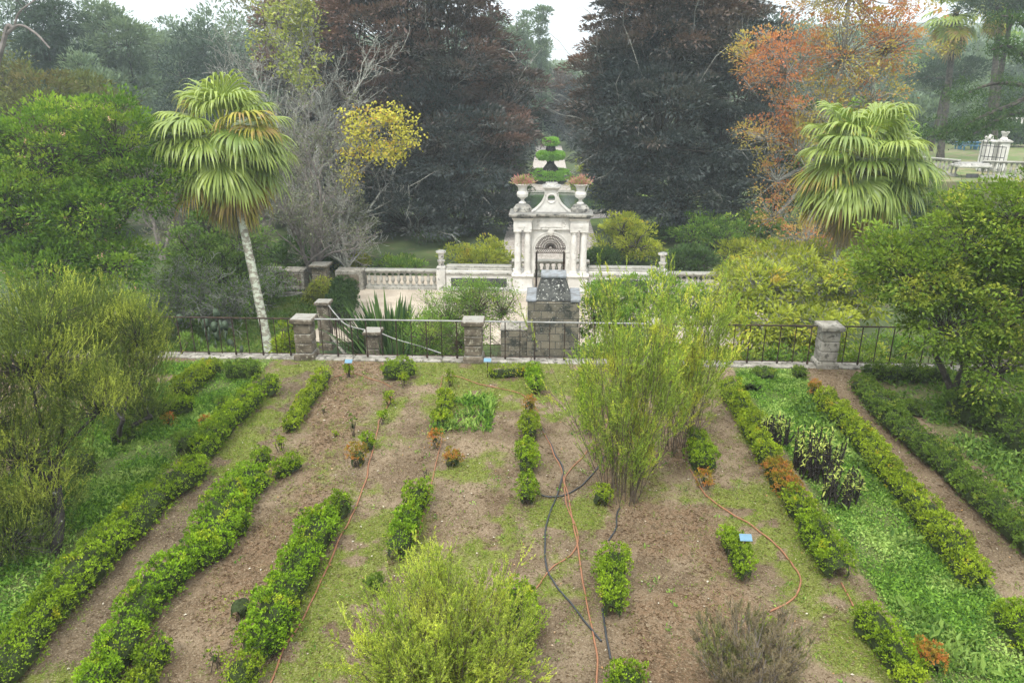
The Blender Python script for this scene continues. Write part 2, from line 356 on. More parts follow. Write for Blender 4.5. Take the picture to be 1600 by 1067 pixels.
# ------------------------------------------------------------------ the ground
def gmask(X, Y):
    """moss, brown needle litter, darker soil, weedy green: where each lies on the terrace"""
    P = np.stack([X, Y], -1)
    w = (vnoise(P, .9, 3, 3)-.5)*.7
    n1 = vnoise(P, .7, 11, 4); n2 = vnoise(P, 2.6, 21, 3)
    x = X+w*.55
    band = lambda a, b, s=.18: sstep(a-s, a+s, x)*(1-sstep(b-s, b+s, x))
    p_ab = band(-6.2, -5.3); p_cd = band(-3.3, -2.3); p_ef = band(-.1, .95); p_gh = band(3.0, 4.2); p_ij = band(6.4, 7.5)
    top = sstep(14.6, 16.2, Y)*band(-7.5, 4)
    moss = p_ab*sstep(.36, .62, n1)*.9 + p_cd*sstep(.38, .66, n1)*.85 + p_ef*sstep(.40, .66, n1)*.85 + band(-2.0, -.4)*sstep(.42, .68, n1)*.6 + p_gh*sstep(.3, .55, n1)*.95*sstep(6, 9, Y) + p_ij*sstep(.42, .6, n1)*.8*(1-sstep(9, 11, Y)) + top*sstep(.35, .6, n1)*.9
    moss += (.5*sstep(.44, .68, n1)+.25*sstep(.5, .7, vnoise(P, 3.5, 44, 3)))*(1-p_ij)
    moss = np.clip(moss*sstep(.25, .5, n2), 0, 1)
    brown = band(1.0, 2.9, .3)*sstep(.3, .55, vnoise(P, .8, 5, 3)) + .9*band(-5.0, -3.6, .25)*sstep(.35, .55, vnoise(P, .6, 8, 3)) + .3*band(-1.9, -.4)*sstep(.5, .7, vnoise(P, .8, 9, 3)) + p_ij*.4*sstep(9, 12, Y)
    dark = p_ab*.8+.35*p_ij+.15*p_ef
    green = (1-sstep(-6.75, -6.45, x))*.95 + band(4.5, 6.1, .15)*.95 + sstep(7.6, 7.9, x)*.6
    green = np.where((X < -7.8) & (x < -8.6), .25*green, green)
    return moss, np.clip(brown, 0, 1), np.clip(dark, 0, 1), np.clip(green, 0, 1)
def gheight(X, Y):
    P = np.stack([X, Y], -1)
    return (vnoise(P, .8, 31, 3)-.5)*.08 + (vnoise(P, 5, 33, 3)-.5)*.045

def grid_mesh(xs, ys, zf):
    X, Y = np.meshgrid(xs, ys); Z = zf(X, Y)
    V = np.stack([X, Y, Z], -1).reshape(-1, 3); nx = len(xs); ny = len(ys)
    i, j = np.meshgrid(np.arange(nx-1), np.arange(ny-1)); i = i.ravel(); j = j.ravel()
    return V, np.stack([j*nx+i, j*nx+i+1, (j+1)*nx+i+1, (j+1)*nx+i], 1)
def mat_terrace():
    m, nt, N, Lk = newmat('terrace_soil')
    geo = N.new("ShaderNodeNewGeometry"); co = geo.outputs['Position']
    A = lambda n: (lambda a: (setattr(a, 'attribute_name', n), a.outputs['Fac'])[1])(N.new("ShaderNodeAttribute"))
    fine = nnoise(N, Lk, co, 45, 6, .75); mid = nnoise(N, Lk, co, 7, 6, .7); big = nnoise(N, Lk, co, 1.1, 5, .6)
    col = nmix(N, Lk, nramp(N, Lk, big, .35, .65), (.115, .082, .052), (.225, .172, .115))
    col = nmix(N, Lk, nmath(N, Lk, 'MULTIPLY', A('brown'), nramp(N, Lk, mid, .3, .6)), col, (.175, .115, .07))
    col = nmix(N, Lk, nmath(N, Lk, 'MULTIPLY', A('dark'), .7), col, (.08, .062, .042))
    jag = nmath(N, Lk, 'ADD', A('moss'), nmath(N, Lk, 'MULTIPLY', nmath(N, Lk, 'SUBTRACT', mid, .5), 1.5))
    col = nmix(N, Lk, nmath(N, Lk, 'MULTIPLY', nramp(N, Lk, jag, .2, .85), .85), col, nmix(N, Lk, fine, (.07, .10, .012), (.20, .25, .035)))
    jag2 = nmath(N, Lk, 'ADD', A('green'), nmath(N, Lk, 'MULTIPLY', nmath(N, Lk, 'SUBTRACT', mid, .5), .8))
    col = nmix(N, Lk, nmath(N, Lk, 'MULTIPLY', nramp(N, Lk, jag2, .35, .8), .9), col, nmix(N, Lk, fine, (.045, .075, .018), (.12, .19, .04)))
    col = nmix(N, Lk, nramp(N, Lk, fine, .55, .63), col, (.32, .27, .185))
    col = nmix(N, Lk, nramp(N, Lk, fine, .46, .36), col, (.05, .038, .022))
    p = N.new("ShaderNodeBsdfPrincipled"); Lk(col, p.inputs['Base Color']); p.inputs['Roughness'].default_value = .95; p.inputs['Specular IOR Level'].default_value = .06
    b = N.new("ShaderNodeBump"); b.inputs['Strength'].default_value = .8; b.inputs['Distance'].default_value = .03
    Lk(nmath(N, Lk, 'ADD', fine, nmath(N, Lk, 'MULTIPLY', mid, 2)), b.inputs['Height']); Lk(b.outputs[0], p.inputs['Normal'])
    o = N.new("ShaderNodeOutputMaterial"); Lk(p.outputs[0], o.inputs[0]); return m
M['terrace'] = mat_terrace()
xs = np.arange(-15, 15.01, .07); ys = np.arange(3.5, 16.86, .07)
V, Q = grid_mesh(xs, ys, gheight)
g = Geo(); g.add(V, None, Q); terr = g.build('terrace_ground', M['terrace'], smooth=True)
for nm, arr in zip(('moss', 'brown', 'dark', 'green'), gmask(V[:, 0], V[:, 1])):
    a = terr.data.attributes.new(nm, 'FLOAT', 'POINT'); a.data.foreach_set('value', arr.astype(np.float32))
tag(terr, kind='structure')
FY = 17.0                                     # fence line at the terrace edge
LOW = -3.0                                    # level of the lower court
M['soil'] = roughmat('soil', (.16, .125, .085), (.24, .19, .13), (.1, .13, .04), 1.5, 6, .5, .7, bump=.5)
M['retaining'] = stonewall('retaining', (.12, .11, .09), (.2, .18, .14), (.07, .08, .05), (.04, .04, .035))
g = Geo(); g.box((0, -6, -1.62), (130, 45.76, 3.02), mat=0); tag(g.build('garden_ground', M['soil']), kind='structure')
# stone kerb the railing stands on
g = Geo()
for i in range(18):
    g.box((-19+2.2*i, FY, -.1), (2.19, .36, .27+.008*(i % 3)), bev=.025)
tag(g.build('kerb', M['kerb']), kind='structure')
g = Geo(); g.box((0, FY+.03, -1.7), (128, .3, 2.9)); tag(g.build('retaining_wall', M['retaining']), kind='structure')

def far_h(X, Y):
    z = LOW + 16*sstep(95, 190, Y)*sstep(5, 70, X) + 12*sstep(70, 170, Y)*sstep(-10, -60, X) + 20*sstep(200, 420, Y)
    return z + (vnoise(np.stack([X, Y], -1), .03, 5, 2)-.5)*2*sstep(70, 110, Y)
M['far_ground'] = roughmat('far_ground', (.035, .055, .02), (.07, .095, .03), (.1, .08, .05), .3, 1.5, .55, .7, bump=.3)
xs = np.concatenate([np.arange(-500, -60, 40.), np.arange(-60, 60, 3.), np.arange(60, 501, 40.)]); ys = np.concatenate([[-400, -100], np.arange(16.5, 130, 3.), np.arange(130, 520, 20.)])
V, Q = grid_mesh(xs, ys, lambda X, Y: np.where(Y < 17, LOW-.3, far_h(X, Y)))
g = Geo(); g.add(V, None, Q); tag(g.build('ground', M['far_ground'], smooth=True), kind='structure')
def sheet(name, poly, z, mat, wob=0.0):
    P = catmull(np.array(poly+[poly[0]], float), 6)[:-1]
    n = len(P); c = P.mean(0); V = np.column_stack([np.vstack([P, c]), np.full(n+1, z)])
    g = Geo(); g.add(V, [(i, (i+1) % n, n) for i in range(n)]); return tag(g.build(name, mat), kind='structure')
M['sand'] = roughmat('sand', (.30, .26, .21), (.40, .35, .285), (.22, .19, .14), 1.2, 9, .55, .72, bump=.3)
M['gravel'] = roughmat('gravel', (.29, .265, .235), (.40, .37, .335), (.14, .12, .1), 2, 11, .5, .62, bump=.5)
M['lawn_soil'] = roughmat('lawn_soil', (.09, .15, .03), (.15, .22, .045), (.2, .2, .1), 1.5, 9, .55, .75, bump=.5)
def rect_sheet(name, x0, x1, y0, y1, z, mat):
    g = Geo(); V, Q = grid_mesh(np.linspace(x0, x1, 12), np.linspace(y0, y1, 12), lambda X, Y: X*0+z); g.add(V, None, Q)
    return tag(g.build(name, mat), kind='structure')
rect_sheet('court_path', -9.2, 9.5, 26.5, 36.8, LOW+.03, M['sand'])
rect_sheet('lawn_patch', -22, -9.2, 18, 33.6, LOW+.03, M['lawn_soil'])
rect_sheet('garden_path', -2.6, 3.2, 38.4, 57, LOW+.03, M['gravel'])
rect_sheet('avenue_path', -1.6, 2.3, 66, 118, LOW+.034, M['gravel'])
sheet('pond_surround', [(.3+8.5*cos(a), 61+7.6*sin(a)) for a in np.arange(0, 2*pi, .4)], LOW+.05, M['gravel'])
sheet('grass_ring', [(.3+13*cos(a), 60+9*sin(a)) for a in np.arange(0, 2*pi, .4)], LOW+.015, M['lawn_soil'])
m, nt, N, Lk = newmat('pond_water'); p = N.new("ShaderNodeBsdfPrincipled"); geo = N.new("ShaderNodeNewGeometry")
p.inputs['Base Color'].default_value = (.035, .06, .03, 1); p.inputs['Roughness'].default_value = .12
b = N.new("ShaderNodeBump"); b.inputs['Strength'].default_value = .15; Lk(nnoise(N, Lk, geo.outputs['Position'], 2), b.inputs['Height']); Lk(b.outputs[0], p.inputs['Normal'])
o = N.new("ShaderNodeOutputMaterial"); Lk(p.outputs[0], o.inputs[0]); M['water'] = m
sheet('pond_water', [(.3+6.6*cos(a), 61+5.6*sin(a)) for a in np.arange(0, 2*pi, .4)], LOW+.12, M['water'])
g = Geo(); a = np.linspace(0, 2*pi, 49); g.tube(np.column_stack([.3+6.75*np.cos(a), 61+5.75*np.sin(a), np.full(49, LOW+.16)]), .19, 6)
tag(g.build('pond_rim', M['balu']), 'low pale stone rim around the green pond behind the gate', 'pond rim')
# raised lawn to the right, far off, with its retaining wall
g = Geo(); g.box((60, 100, -1.65), (66, 90, 2.7)); tag(g.build('upper_lawn', roughmat('upper_lawn', (.12, .12, .06), (.2, .18, .10), (.10, .15, .04), .2, 1, .46, .56)), kind='structure')

# ---- litter and small weeds lying on the terrace (nobody could count them)
rg = np.random.default_rng(5)
def scatter(n, x0, x1, y0, y1, wf):
    X = rg.uniform(x0, x1, n); Y = rg.uniform(y0, y1, n); k = rg.random(n) < wf(X, Y); return X[k], Y[k]
def clear_of_hedges(X): return np.ones_like(X)
# straw
X, Y = scatter(120000, -7, 7.6, 5.6, 16.8, lambda X, Y: .35+.65*gmask(X, Y)[1]-.8*gmask(X, Y)[3])
a = rg.uniform(0, 2*pi, len(X)); D = np.stack([np.cos(a), np.sin(a), rg.uniform(-.05, .2, len(X))], 1)
g = Geo(); g.leaves(np.stack([X, Y, gheight(X, Y)+.008], 1), D, np.tile((0, 0, 1.), (len(X), 1)), rg.uniform(.02, .08, len(X)), rg.uniform(.004, .010, len(X)), rg.random(len(X)), 'leaf')
tag(g.build('dry_litter', M['straw']), 'dry straw and needle litter strewn over the bare soil', 'litter', kind='stuff')
X, Y = scatter(2600, -8, 9, 5.6, 16.8, lambda X, Y: .25+.6*vnoise(np.stack([X, Y], -1), .6, 77, 2)**2)
a = rg.uniform(0, 2*pi, len(X)); D = np.stack([np.cos(a), np.sin(a), rg.uniform(-.1, .3, len(X))], 1); NN = rg.normal(0, .3, (len(X), 3)); NN[:, 2] += 1
g = Geo(); g.leaves(np.stack([X, Y, gheight(X, Y)+.012], 1), D, NN, rg.uniform(.015, .05, len(X)), rg.uniform(.012, .035, len(X)), rg.random(len(X)), 'leaf')
tag(g.build('fallen_leaves', M['petal']), 'pale fallen leaves and petals lying on the paths', 'fallen leaves', kind='stuff')
X, Y = scatter(5200, -7, 7.6, 5.6, 16.8, lambda X, Y: .25+.75*(vnoise(np.stack([X, Y], -1), 1.1, 87, 2) > .52))
a = rg.uniform(0, 2*pi, len(X)); D = np.stack([np.cos(a), np.sin(a), a*0], 1); sz = .008+.03*rg.random(len(X))**3
g = Geo(); g.leaves(np.stack([X, Y, gheight(X, Y)-.001], 1), D, np.tile((0, 0, 1.), (len(X), 1))+rg.normal(0, .15, (len(X), 3)), sz, sz*rg.uniform(.8, 1.3, len(X)), rg.random(len(X)), 'clod')
tag(g.build('soil_clods', roughmat('clod', (.09, .065, .042), (.2, .155, .11), (.3, .27, .22), 6, 20, .6, .7)), 'small clods and pebbles lying on the bare soil', 'clods', kind='stuff')
def tufts(name, mat, label, n, x0, x1, y0, y1, wf, h, w, per=5, z=None, spread=.03, tmpl='leaf', cat='weeds', flat=.6):
    X, Y = scatter(n, x0, x1, y0, y1, wf); k = len(X)
    X = np.repeat(X, per)+rg.normal(0, spread, k*per); Y = np.repeat(Y, per)+rg.normal(0, spread, k*per); n_ = k*per
    cl = np.repeat(rg.uniform(.5, 1.3, k), per)
    a = rg.uniform(0, 2*pi, n_); e = rg.uniform(flat, 1.3, n_)
    D = np.stack([np.cos(a)*np.cos(e), np.sin(a)*np.cos(e), np.sin(e)], 1); Z = gheight(X, Y) if z is None else np.full(n_, z)
    NN = rg.normal(0, .4, (n_, 3)); NN[:, 2] += 1
    hh = (rg.uniform(*h, n_))*cl
    g = Geo(); g.leaves(np.stack([X, Y, Z+rg.random(n_)*hh*(.8 if z is None else .3)], 1), D, NN, hh, rg.uniform(*w, n_)*cl, rg.random(n_), tmpl)
    return tag(g.build(name, mat), label, cat, kind='stuff')
tufts('moss_grass', M['moss'], 'thin mossy grass creeping over the trodden paths', 60000, -7, 7.6, 5.6, 16.8, lambda X, Y: gmask(X, Y)[0]*.9+.05, (.015, .05), (.006, .014), 4, spread=.025, flat=.2, cat='moss')
nz = lambda X, Y, s, sd: vnoise(np.stack([X, Y], -1), s, sd, 3)
tufts('bed_weeds', M['weed'], 'bright green low weeds filling the bed between two hedges', 48000, 4.6, 6.0, 5.6, 16.6, lambda X, Y: sstep(.34, .56, nz(X, Y, 1.9, 41))*.85+.12, (.02, .055), (.016, .036), 4, spread=.06, flat=0)
tufts('path_weeds', M['weed'], 'single weeds sprouting here and there on the trodden paths', 900, -6.2, 4.2, 5.8, 16.6, lambda X, Y: sstep(.45, .65, nz(X, Y, .8, 45)), (.02, .06), (.012, .028), 7, spread=.03, flat=.1)
tufts('tall_weeds', M['weed_dark'], 'taller darker weeds standing up here and there in the green bed', 900, 4.7, 6.0, 5.8, 16.4, lambda X, Y: sstep(.5, .65, nz(X, Y, 1.2, 43)), (.06, .16), (.03, .06), 9, spread=.06, flat=.2)
tufts('corner_weeds', M['weed'], 'tangled light green weeds among the broken hedges by the railing', 36000, -9.2, -6.7, 6.5, 16.4, lambda X, Y: sstep(.36, .55, nz(X, Y, 1.1, 51))*.95+.06, (.03, .085), (.016, .036), 4, spread=.07, flat=0)
tufts('shade_weeds', M['weed_dark'], 'dark green weeds under the leafy shrub beside the path', 26000, 7.8, 14, 6, 16.6, lambda X, Y: sstep(.34, .5, nz(X, Y, .9, 61))*.9+.08, (.05, .13), (.03, .06), 4, spread=.07, flat=0)
tufts('heath_floor', M['weed_dark'], 'sparse dark weeds under the big heather bushes', 9000, -14, -8.2, 5, 16.4, lambda X, Y: sstep(.45, .6, nz(X, Y, .9, 71))*.9, (.04, .1), (.02, .05), 4, spread=.07, flat=0)
tufts('lawn_grass', M['lawn'], 'short bright grass on the lower lawn behind the railing', 26000, -20, -9.3, 18.2, 33.4, lambda X, Y: .9+X*0, (.05, .16), (.03, .07), 3, z=LOW+.03, spread=.08, flat=.3, cat='grass')

# ------------------------------------------------------------------ hoses, pipes, plant tags
def ground_line(name, pts, r, mat, label, cat):
    r = r*.78
    P = np.array([G(x, y, 0) for x, y in pts]); P = catmull(P, 10)
    P[:, 2] = gheight(P[:, 0], P[:, 1])+r+.004
    P[:, :2] += (np.stack([vnoise(P, 2.2, 3), vnoise(P, 2.2, 9)], -1)-.5)*.09
    g = Geo(); g.tube(P, r, 6); return tag(g.build(name, mat, smooth=True), label, cat)
H_ = M['hose']
ground_line('garden_hose', [(418, 1075), (452, 1000), (490, 930), (530, 850), (560, 780), (580, 715), (592, 660), (612, 618)], .017, H_, 'orange garden hose running beside the long hedge left of centre', 'hose')
ground_line('garden_hose', [(438, 668), (470, 640), (500, 608), (522, 590), (552, 585), (580, 592), (612, 605)], .012, H_, 'thin hose looping behind the small bush with a tag by the railing', 'hose')
ground_line('garden_hose', [(650, 845), (664, 800), (680, 730), (690, 680), (688, 630), (690, 588)], .012, H_, 'thin tan hose along the two upright hedge blocks', 'hose')
ground_line('garden_hose', [(708, 588), (740, 597), (775, 606), (815, 618), (836, 648), (858, 695), (880, 745), (893, 800), (902, 850), (910, 905), (922, 960), (930, 1010), (934, 1075)], .016, H_, 'longest orange hose snaking down the middle path past the crossing', 'hose')
ground_line('garden_hose', [(916, 703), (900, 725), (884, 750), (886, 790), (900, 822), (903, 848), (888, 872), (860, 890), (836, 922)], .014, H_, 'orange hose crossing the long one and bending back to the yellow heather', 'hose')
ground_line('garden_hose', [(1076, 735), (1105, 775), (1140, 800), (1180, 825), (1215, 850), (1240, 880), (1252, 905), (1245, 932), (1228, 948), (1208, 958)], .017, H_, 'orange hose curving round in a hook in front of the right hedge', 'hose')
ground_line('garden_hose', [(1312, 910), (1320, 925), (1334, 950)], .015, H_, 'short red end of hose between two right hand hedges', 'hose')
K_ = M['pipe']
ground_line('irrigation_pipe', [(842, 660), (862, 700), (880, 740), (868, 785), (852, 830), (850, 870), (858, 900), (882, 935), (910, 965), (940, 1002)], .018, K_, 'long black irrigation pipe weaving beside the orange hoses', 'pipe')
ground_line('irrigation_pipe', [(840, 770), (856, 777), (880, 777), (905, 764), (928, 740), (946, 714)], .016, K_, 'black pipe arching across the path to the tall heather', 'pipe')
ground_line('irrigation_pipe', [(970, 796), (962, 818), (953, 845)], .016, K_, 'short black pipe behind the lone clipped hedge block', 'pipe')
ground_line('irrigation_pipe', [(943, 950), (947, 985), (952, 1030)], .018, K_, 'short black pipe in front of the lone clipped hedge block', 'pipe')
def plant_tag(px, py, label):
    p = G(px, py, 0); t = thing('plant_tag', label, 'plant tag', (p[0], p[1], 0), 'blue plant tags')
    g = Geo(); g.segs([p-(0, 0, .05)], [p+(0, 0, .42)], .009, .009, 4); g.build('stake', M['iron'], t)
    g = Geo(); c, s_ = cos(.5), sin(.5); u = np.array((.085, 0, 0)); v = np.array((0, c, s_))*.055; n = np.array((0, -s_, c))*.004; q = p+(0, -.01, .44)
    V = [q-u-v, q+u-v, q+u+v, q-u+v]; V = [a+n for a in V]+[a-n for a in V]
    g.add(V, None, [(0, 1, 2, 3), (7, 6, 5, 4), (0, 4, 5, 1), (1, 5, 6, 2), (2, 6, 7, 3), (3, 7, 4, 0)]); g.build('plate', M['tagblue'], t)
plant_tag(547, 592, 'small blue plant tag in the yellowish bush by the railing')
plant_tag(762, 590, 'small blue plant tag at the end of the box hedge strip by the railing')
plant_tag(1160, 880, 'small pale blue plant tag in the short hedge right of centre')

# ------------------------------------------------------------------ railing and pillars on the terrace edge
def pillar(x, label, y=FY, z0=0.02, w=.25, h=1.05, lean=0, group='stone pillars of the railing', mt='pillar'):
    t = thing('stone_pillar', label, 'pillar', (x, y, z0), group)
    g = Geo(); g.lathe([(w*1.0, -.1), (w*1.0, .09), (w*.93, .14), (w*.85, .16)], (x, y, z0), sq=True); g.build('base', M[mt], t)
    g = Geo(); hs_ = h-.30
    for k in range(3):
        g.box((x, y, z0+.162+hs_/3*(k+.5)), (w*1.66+.012*(k % 2), w*1.66, hs_/3-.008), bev=.02)
    g.build('shaft', M[mt], t)
    g = Geo(); g.lathe([(w*.84, h-.145), (w*.92, h-.12), (w*1.08, h-.10), (w*1.1, h-.03), (w*1.02, h)], (x, y, z0), sq=True); g.build('cap', M[mt], t)
    return t
PX = [-10.5, -5.88, -1.71, 2.72, 6.78, 11.3]
LB = ['weathered stone pillar hidden behind the yellow heather at the far left of the railing', 'weathered stone pillar of the railing in front of the leaning palm trunk',
      'weathered stone pillar of the railing left of the tall block stack', 'stone pillar of the railing behind the tall green heather', 'panelled pale stone pillar of the railing at the head of the earth path', 'stone pillar of the railing behind the large leafy shrub']
for x, l in zip(PX, LB): pillar(x, l, mt='kerb' if 'pale' in l else 'pillar')
ZR = .98
gb = Geo(); gb.segs([(0, 0, .04)], [(0, 0, ZR)], .011, .011, 6); bar_me = gb.mesh('bar', M['iron'])
gb = Geo(); gb.segs([(0, 0, -.06)], [(0, 0, ZR)], .014, .014, 6); gb.segs([(0, 0, .02)], [(0, 0, .1)], .03, .02, 6); bar2_me = gb.mesh('bar', M['iron'])
BAYS = ['between the heather and the pillar by the palm trunk', 'in front of the dark strap leaved plants', 'in front of the tall stone block stack', 'behind the tall green heather', 'right of the pale panelled pillar']
for k in range(5):
    x0, x1 = PX[k]+.23, PX[k+1]-.23
    t = thing('iron_railing', 'thin rusty iron railing bay '+BAYS[k], 'railing', ((x0+x1)/2, FY, .02), 'iron railing bays on the terrace edge')
    g = Geo(); g.segs([(x0, FY, ZR+.03)], [(x1, FY, ZR+.03)], .02, .02, 8); g.build('handrail', M['iron_grey'] if k in (1, 2) else M['iron'], t)
    g = Geo(); g.box(((x0+x1)/2, FY, .105), (x1-x0, .035, .012)); g.build('bottom_rail', M['iron'], t)
    n = int(round((x1-x0)/.36))
    for i in range(n):
        o = bpy.data.objects.new('bar', bar2_me if i % 2 else bar_me); COL.objects.link(o); o.parent = t
        o.location = (x0+(i+.5)*(x1-x0)/n-(x0+x1)/2, 0, .02)

# ------------------------------------------------------------------ tall stone block stack behind the railing
bx = AT(864, 500, 21.0)[0]
t = thing('block_stack', 'tall dark mossy stone block stack with tapered top behind the railing', 'stonework', (bx, 21, LOW))
g = Geo(); g.box((bx, 21.1, (LOW+.5)/2), (1.50, 1.3, .5-LOW), bev=.03); g.box((bx-1.15, 21.2, (LOW-.5)/2), (.8, .8, -.5-LOW), bev=.03); g.build('block_wall', M['blockwork'], t)
g = Geo()
zt = 1.12
P = np.array([(-.50, -.62, .53), (.50, -.62, .53), (.50, .5, .53), (-.50, .5, .53), (-.33, -.28, zt), (.33, -.28, zt), (.33, .34, zt), (-.33, .34, zt)])+(bx, 21.1, 0)
g.add(P, None, [(0, 1, 5, 4), (1, 2, 6, 5), (2, 3, 7, 6), (3, 0, 4, 7), (4, 5, 6, 7)]); g.build('tapered_top', M['blackstone'], t)
g = Geo(); g.box((bx, 21.13, zt+.045), (.74, .7, .085), bev=.02); g.build('cap', M['capstone'], t)
for s_ in (-1, 1):
    g = Geo(); g.box((bx+s_*.64, 21.1, .545), (.3, 1.34, .085), bev=.02); g.build('shoulder_slab', M['capstone'], t)
g = Geo(); g.box((bx-1.15, 21.2, -.47), (.82, .82, .055), bev=.015); g.build('side_slab', M['kerb'], t)

# ------------------------------------------------------------------ stair pillars and curved handrail left of centre
pA = AT(505, 470, 25.0); pB = AT(583, 515, 21.2)
for p_, hh, l in ((pA, 1.7, 'small weathered stone pillar at the upper end of the curved handrail'), (pB, 1.6, 'small weathered stone pillar at the lower end of the curved handrail')):
    pillar(p_[0], l, p_[1], p_[2]-hh, .25, hh, group='stair pillars')
c0 = pA+(0.1, 0, -.05); c1 = pB+(-.1, 0, -.05)
mid = [c0, c0*.72+c1*.28+(-.10, .1, -.2), c0*.4+c1*.6+(-.15, 0, -.22), c1]
HR = catmull(mid, 8)
t = thing('stair_railing', 'curved stair railing with pale handrail sweeping between two small pillars', 'railing', (pA[0], pA[1], LOW))
g = Geo(); g.tube(HR, .02, 6); g.build('handrail', M['iron_grey'], t)
g = Geo(); g.tube(HR-(0, 0, 1.12), (.06), 4); g.build('kerb_stone', M['kerb'], t)
for i in range(2, len(HR)-1, 2):
    g = Geo(); g.segs([HR[i]-(0, 0, 1.12)], [HR[i]], .013, .013, 5); g.build('bar', M['iron'], t)
HR2 = catmull([pB+(.1, 0, -.05), pB+(.7, -.2, -.22), pB+(1.5, -.5, -.33), pB+(2.2, -1.0, -.36)], 6)
t = thing('stair_railing', 'pale handrail running on from the lower small pillar into the leaves', 'railing', (pB[0], pB[1], LOW))
g = Geo(); g.tube(HR2, .018, 6); g.build('handrail', M['iron_grey'], t)
for i in range(2, len(HR2), 3):
    g = Geo(); g.segs([HR2[i]-(0, 0, 1.1)], [HR2[i]], .013, .013, 5); g.build('bar', M['iron'], t)

# ------------------------------------------------------------------ gate
GY = 34.3; GX = AT(860, 400, GY)[0]
def zy(py, Y=GY): return AT(860, py, Y)[2]
t = thing('garden_gateway', 'white marble arched gateway with columns and curved pediment', 'gateway', (GX, GY, LOW))
mb, md, mt_ = M['marble'], M['marble_dirty'], M['marble_top']
zc0, zc1 = zy(425), zy(357)
for s_ in (-1, 1):
    g = Geo(); xc = GX+s_*1.29; w = .47
    g.box((xc, GY, LOW+.10), (w*2+.08, 1.3, .22), bev=.02); g.box((xc, GY, (LOW+.2+zc0-.08)/2), (w*2-.02, 1.18, zc0-.08-LOW-.2), bev=.01)
    g.box((xc, GY, zc0-.045), (w*2+.10, 1.34, .10), bev=.02); g.build('pedestal', mb, t)
    for q in (1.53, 1.07):
        for dy in (-.42,):
            g = Geo(); x = GX+s_*q; r = .148
            g.box((x, GY+dy, zc0+.045), (.36, .36, .085), bev=.01)
            hh = zc1-zc0
            g.lathe([(.17, .088), (.175, .13), (.15, .16), (r, .18), (r, hh*.4), (r*.9, hh-.18), (r*.9, hh-.17), (r*1.05, hh-.15), (r*.93, hh-.13), (r*1.2, hh-.07)], (x, GY+dy, zc0), 20)
            g.box((x, GY+dy, zc1-.035), (.37, .37, .07), bev=.008); g.build('column', mb, t, smooth=False)
    g = Geo(); g.box((GX+s_*.845, GY+.1, (zc0+zy(389.5))/2), (.24, .7, zy(389.5)-zc0-.004), bev=.01)
    g.box((GX+s_*.835, GY+.1, zy(389.5)-.05), (.30, .76, .1), bev=.015); g.build('pier', mb, t)
    g = Geo(); g.box((GX+s_*1.53, GY+.38, (zc0+zc1)/2), (.3, .3, zc1-zc0-.004), bev=.01); g.build('rear_pier', mb, t)
# arch wall
zs = zy(389.5); ra = .72; zt = zc1; hw = .965
g = Geo(); n = 24; yf, yb = GY-.25, GY+.45
for y in (yf, yb):
    V = []; F = []
    for i in range(n+1):
        a = pi*i/n; ax, az = ra*cos(a), ra*sin(a)
        k = min(hw/max(abs(cos(a)), 1e-6), (zt-zs)/max(sin(a), 1e-6)); V += [(GX+ax, y, zs+az), (GX+k*cos(a), y, zs+k*sin(a))]
        if i: F.append((2*i-2, 2*i-1, 2*i+1, 2*i))
    g.add(V, None, F)
V = []; F = []
for i in range(n+1):
    a = pi*i/n; V += [(GX+ra*cos(a), yf, zs+ra*sin(a)), (GX+ra*cos(a), yb, zs+ra*sin(a))]
    if i: F.append((2*i-2, 2*i-1, 2*i+1, 2*i))
g.add(V, None, F); g.build('arch_wall', mb, t)
def ring_arch(r0, r1, y0, y1, name):
    V = []; F = []
    for i in range(33):
        a = pi*i/32
        for r in (r0, r1):
            for y in (y0, y1): V.append((GX+r*cos(a), y, zs+r*sin(a)))
        if i:
            b = 4*(i-1); F += [(b, b+2, b+6, b+4), (b+1, b+5, b+7, b+3), (b, b+4, b+5, b+1), (b+2, b+3, b+7, b+6)]
    g = Geo(); g.add(V, None, F); g.build(name, mb, t)
ring_arch(.735, .80, yf-.045, yf+.0, 'archivolt'); ring_arch(.83, .88, yf-.065, yf+.0, 'archivolt')
g = Geo(); g.lathe([(.03, -.17), (.12, -.1), (.17, 0), (.15, .1), (.06, .17), (.0, .18)], (GX, yf-.06, zs+.86), 10, sy=.5); g.build('keystone', mt_, t)
# entablature
zA, zB, zC, zD = zc1, zy(345), zy(338), zy(329)
g = Geo()
for s_ in (-1, 1):
    g.box((GX+s_*1.30, GY, (zA+zB)/2), (.84, 1.16, zB-zA-.004), bev=.015)
    g.lathe([(.0, 0), (.42, 0), (.42, (zC-zB)*.45), (.47, (zC-zB)*.8), (.50, zC-zB)], (GX+s_*1.30, GY, zB), sq=True, sy=1.35)
    g.box((GX+s_*1.30, GY-.585, (zA+zB)/2+.03), (.5, .02, .16), bev=.005)
g.box((GX, GY+.06, (zA+zC)/2), (1.75, .86, zC-zA-.004), bev=.01)
g.box((GX, GY-.38, (zA+zC)/2+.05), (1.02, .05, .42), bev=.02)
for s_ in (-1, 1):
    for k in range(5): g.lathe([(.0, -.05), (.045, 0), (.0, .05)], (GX+s_*.62+.035*(k % 2), GY-.375, zA+.18+.085*k), 6, sy=.6)
g.build('entablature', mb, t)
g = Geo()
prof = [(-.3, 0), (-.03, .02), (.0, .07), (.1, .1), (.12, .16), (.12, .2), (.08, .23)]
